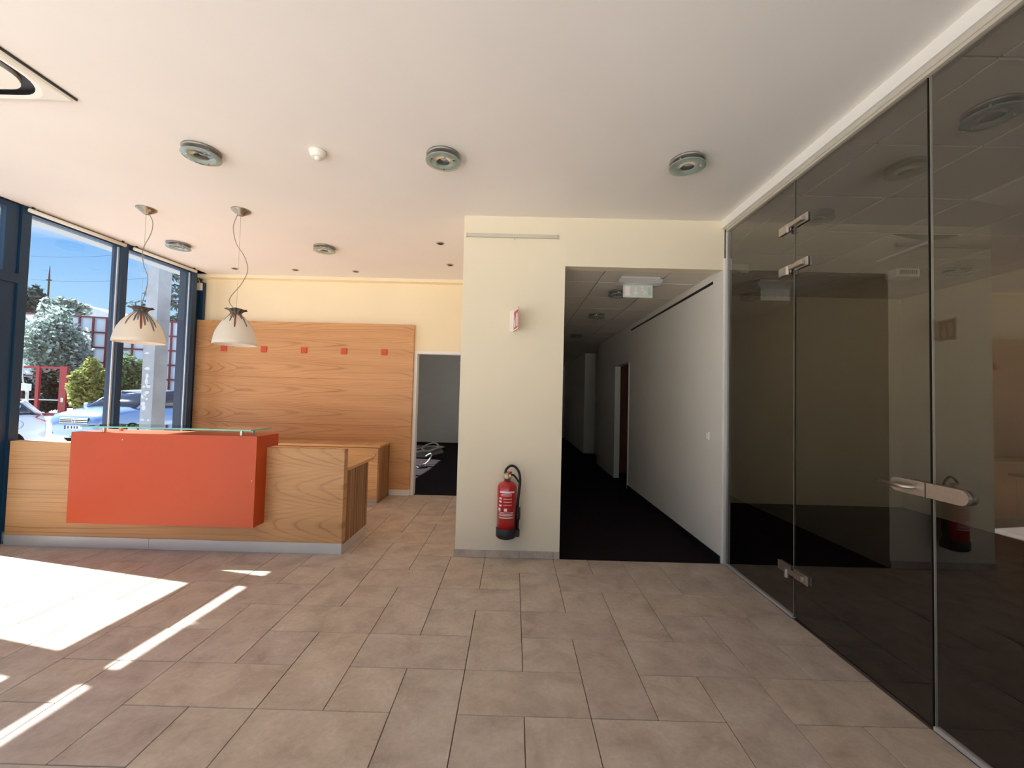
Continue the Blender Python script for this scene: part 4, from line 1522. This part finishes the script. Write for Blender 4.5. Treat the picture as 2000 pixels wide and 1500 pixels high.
def car(loc, rz, label, paint, h=1.0, is_front=True):
    t = thing('car', loc, label, 'car', None, None, rz)
    L = lambda name, mb, mat, p=None: put(name, mb, mat, p or t, local=True) if p is None else sub(name, mb, mat, p)

    def sub(name, mb, mat, p):
        o = put(name, mb, mat, p, local=True)
        o.location = o.location - p.location
        return o
    st = [(2.18, 0.62, 0.34, 0.60, 0.66), (2.13, 0.76, 0.26, 0.74, 0.80), (1.98, 0.84, 0.21, 0.84, 0.91), (1.6, 0.885, 0.20, 0.92, 1.0), (1.0, 0.90, 0.2, 0.97, 1.06),
          (0.3, 0.905, 0.2, 0.99, 1.02), (-1.0, 0.905, 0.2, 1.01, 1.03), (-1.7, 0.89, 0.22, 1.02, 1.03), (-2.02, 0.85, 0.27, 1.0, 1.02), (-2.14, 0.76, 0.36, 0.86, 0.90)]
    st = [(a, b, c * 1.0, d * h, e_ * h) for a, b, c, d, e_ in st]
    b = L('body', loft(MB(), st, body_ring), paint)
    cb = [(1.12, 0.78, 0.74, 0.98, 1.03), (0.62, 0.80, 0.70, 0.98, 1.32), (0.22, 0.81, 0.66, 0.98, 1.50), (-0.5, 0.81, 0.65, 0.98, 1.56), (-1.3, 0.80, 0.63, 0.99, 1.51),
          (-1.72, 0.78, 0.60, 1.0, 1.36), (-2.04, 0.74, 0.60, 1.0, 1.06)]
    cb = [(a, b_, c, d * h, e_ * h) for a, b_, c, d, e_ in cb]
    c = L('cabin_glass', loft(MB(), cb, cab_ring), 'car_glass')
    rf = [(0.24, 0.60, 0.585, 1.49 * h, 1.515 * h), (-0.5, 0.62, 0.60, 1.55 * h, 1.575 * h), (-1.3, 0.60, 0.585, 1.50 * h, 1.525 * h), (-1.66, 0.58, 0.56, 1.38 * h, 1.40 * h)]
    L('roof', loft(MB(), rf, cab_ring), paint)
    pil = MB()
    for s in (-1, 1):
        pil.tube([(1.10, s * 0.78, 1.0 * h), (0.62, s * 0.735, 1.29 * h), (0.22, s * 0.675, 1.47 * h)], 0.032, 8)
        pil.tube([(-0.45, s * 0.83, 1.0 * h), (-0.5, s * 0.68, 1.50 * h)], 0.03, 8)
        pil.tube([(-1.40, s * 0.80, 1.0 * h), (-1.52, s * 0.74, 1.22 * h), (-1.42, s * 0.64, 1.47 * h)], 0.07, 8)
        pil.tube([(-2.0, s * 0.72, 1.02 * h), (-1.72, s * 0.62, 1.34 * h)], 0.06, 8)
    L('pillars', pil, paint)
    for (wx, sy) in ((1.35, 1), (1.35, -1), (-1.30, 1), (-1.30, -1)):
        w = L('wheel', MB().lathe([(0.20, -0.10), (0.30, -0.105), (0.325, -0.07), (0.325, 0.07), (0.30, 0.105), (0.20, 0.10)], (wx, sy * 0.80, 0.325), 28, axis='y', close=True), 'tyre')
        sub('rim', MB().cyl((wx, sy * 0.80, 0.325), 0.205, -0.09, 0.09, 20, 'y'), 'alu', w)
    for s in (-1, 1):
        L('headlight', MB().add([(2.16, s * 0.36, 0.66 * h), (2.03, s * 0.80, 0.70 * h), (1.90, s * 0.85, 0.83 * h), (2.13, s * 0.40, 0.77 * h),
                                 (2.10, s * 0.36, 0.66 * h), (1.97, s * 0.76, 0.70 * h), (1.86, s * 0.80, 0.82 * h), (2.07, s * 0.40, 0.76 * h)],
                                [(0, 1, 2, 3), (7, 6, 5, 4), (0, 4, 5, 1), (1, 5, 6, 2), (2, 6, 7, 3), (3, 7, 4, 0)]), 'headlamp')
        L('tail_light', MB().add([(-2.145, s * 0.50, 0.86 * h), (-2.06, s * 0.865, 0.84 * h), (-1.80, s * 0.905, 0.95 * h), (-1.94, s * 0.87, 1.03 * h), (-2.10, s * 0.52, 1.0 * h),
                                  (-2.0, s * 0.50, 0.86 * h), (-1.95, s * 0.80, 0.84 * h), (-1.80, s * 0.84, 0.95 * h), (-1.90, s * 0.80, 1.02 * h), (-2.0, s * 0.5, 1.0 * h)],
                                 [(0, 1, 2, 3, 4), (9, 8, 7, 6, 5), (0, 5, 6, 1), (1, 6, 7, 2), (2, 7, 8, 3), (3, 8, 9, 4), (4, 9, 5, 0)]), 'tail_red')
        L('mirror', MB().cbox(0.78, 0.95, s * 0.92 if s > 0 else s * 1.08, s * 1.08 if s > 0 else s * 0.92, 0.98 * h, 1.13 * h, 0.03), paint)
    g = L('grille', MB().cbox(2.12, 2.185, -0.40, 0.40, 0.60 * h, 0.76 * h, 0.01), 'black_plastic')
    for k in range(3):
        sub('grille_bar', MB().box(2.184, 2.198, -0.40, 0.40, (0.615 + 0.05 * k) * h, (0.635 + 0.05 * k) * h), 'chrome', g)
    em = MB().lathe([(0.052, 0.0), (0.060, 0.0), (0.060, 0.012), (0.052, 0.012)], (2.19, 0, 0.685 * h), 24, axis='x', close=True)
    for (p, q) in (((-0.036, 0.034), (0.0, -0.012)), ((0.036, 0.034), (0.0, -0.012)), ((-0.042, 0.012), (-0.022, -0.042)), ((-0.022, -0.042), (0.0, 0.0)), ((0.0, 0.0), (0.022, -0.042)), ((0.022, -0.042), (0.042, 0.012))):
        em.tube([(2.196, p[0], 0.685 * h + p[1]), (2.196, q[0], 0.685 * h + q[1])], 0.005, 6)
    sub('emblem', em, 'emblem', g)
    lo = L('lower_intake', MB().cbox(2.10, 2.17, -0.62, 0.62, 0.34, 0.46, 0.01), 'black_plastic')
    pt = L('number_plate', MB().cbox(2.17, 2.19, -0.26, 0.26, 0.475, 0.585, 0.003), 'plate_white')
    sub('plate_band', MB().box(2.189, 2.192, -0.258, -0.215, 0.477, 0.583), 'plate_blue', pt)
    for k, yc in enumerate((-0.15, -0.05, 0.03, 0.11)):
        sub('plate_character', MB().box(2.189, 2.192, yc - 0.018, yc + 0.018, 0.495, 0.565), 'black_plastic', pt)
    fc = L('fuel_flap', MB().lathe([(0.088, 0.0), (0.092, 0.0), (0.092, 0.006), (0.088, 0.006)], (-1.45, 0.897, 0.80 * h), 24, axis='y', close=True), 'dark_metal')
    return t


bc = at(147, 838, 1, 11.6)
c1 = car((bc.x - 0.05, 11.6 + 2.18, ZO), -PI / 2, 'blue grey car parked facing left behind the desk glass', 'car_blue', h=1.05)
c2 = car((-12.15, 7.85, ZO), -PI / 2, 'white car at the left edge with a red tail light', 'car_white', h=0.98)
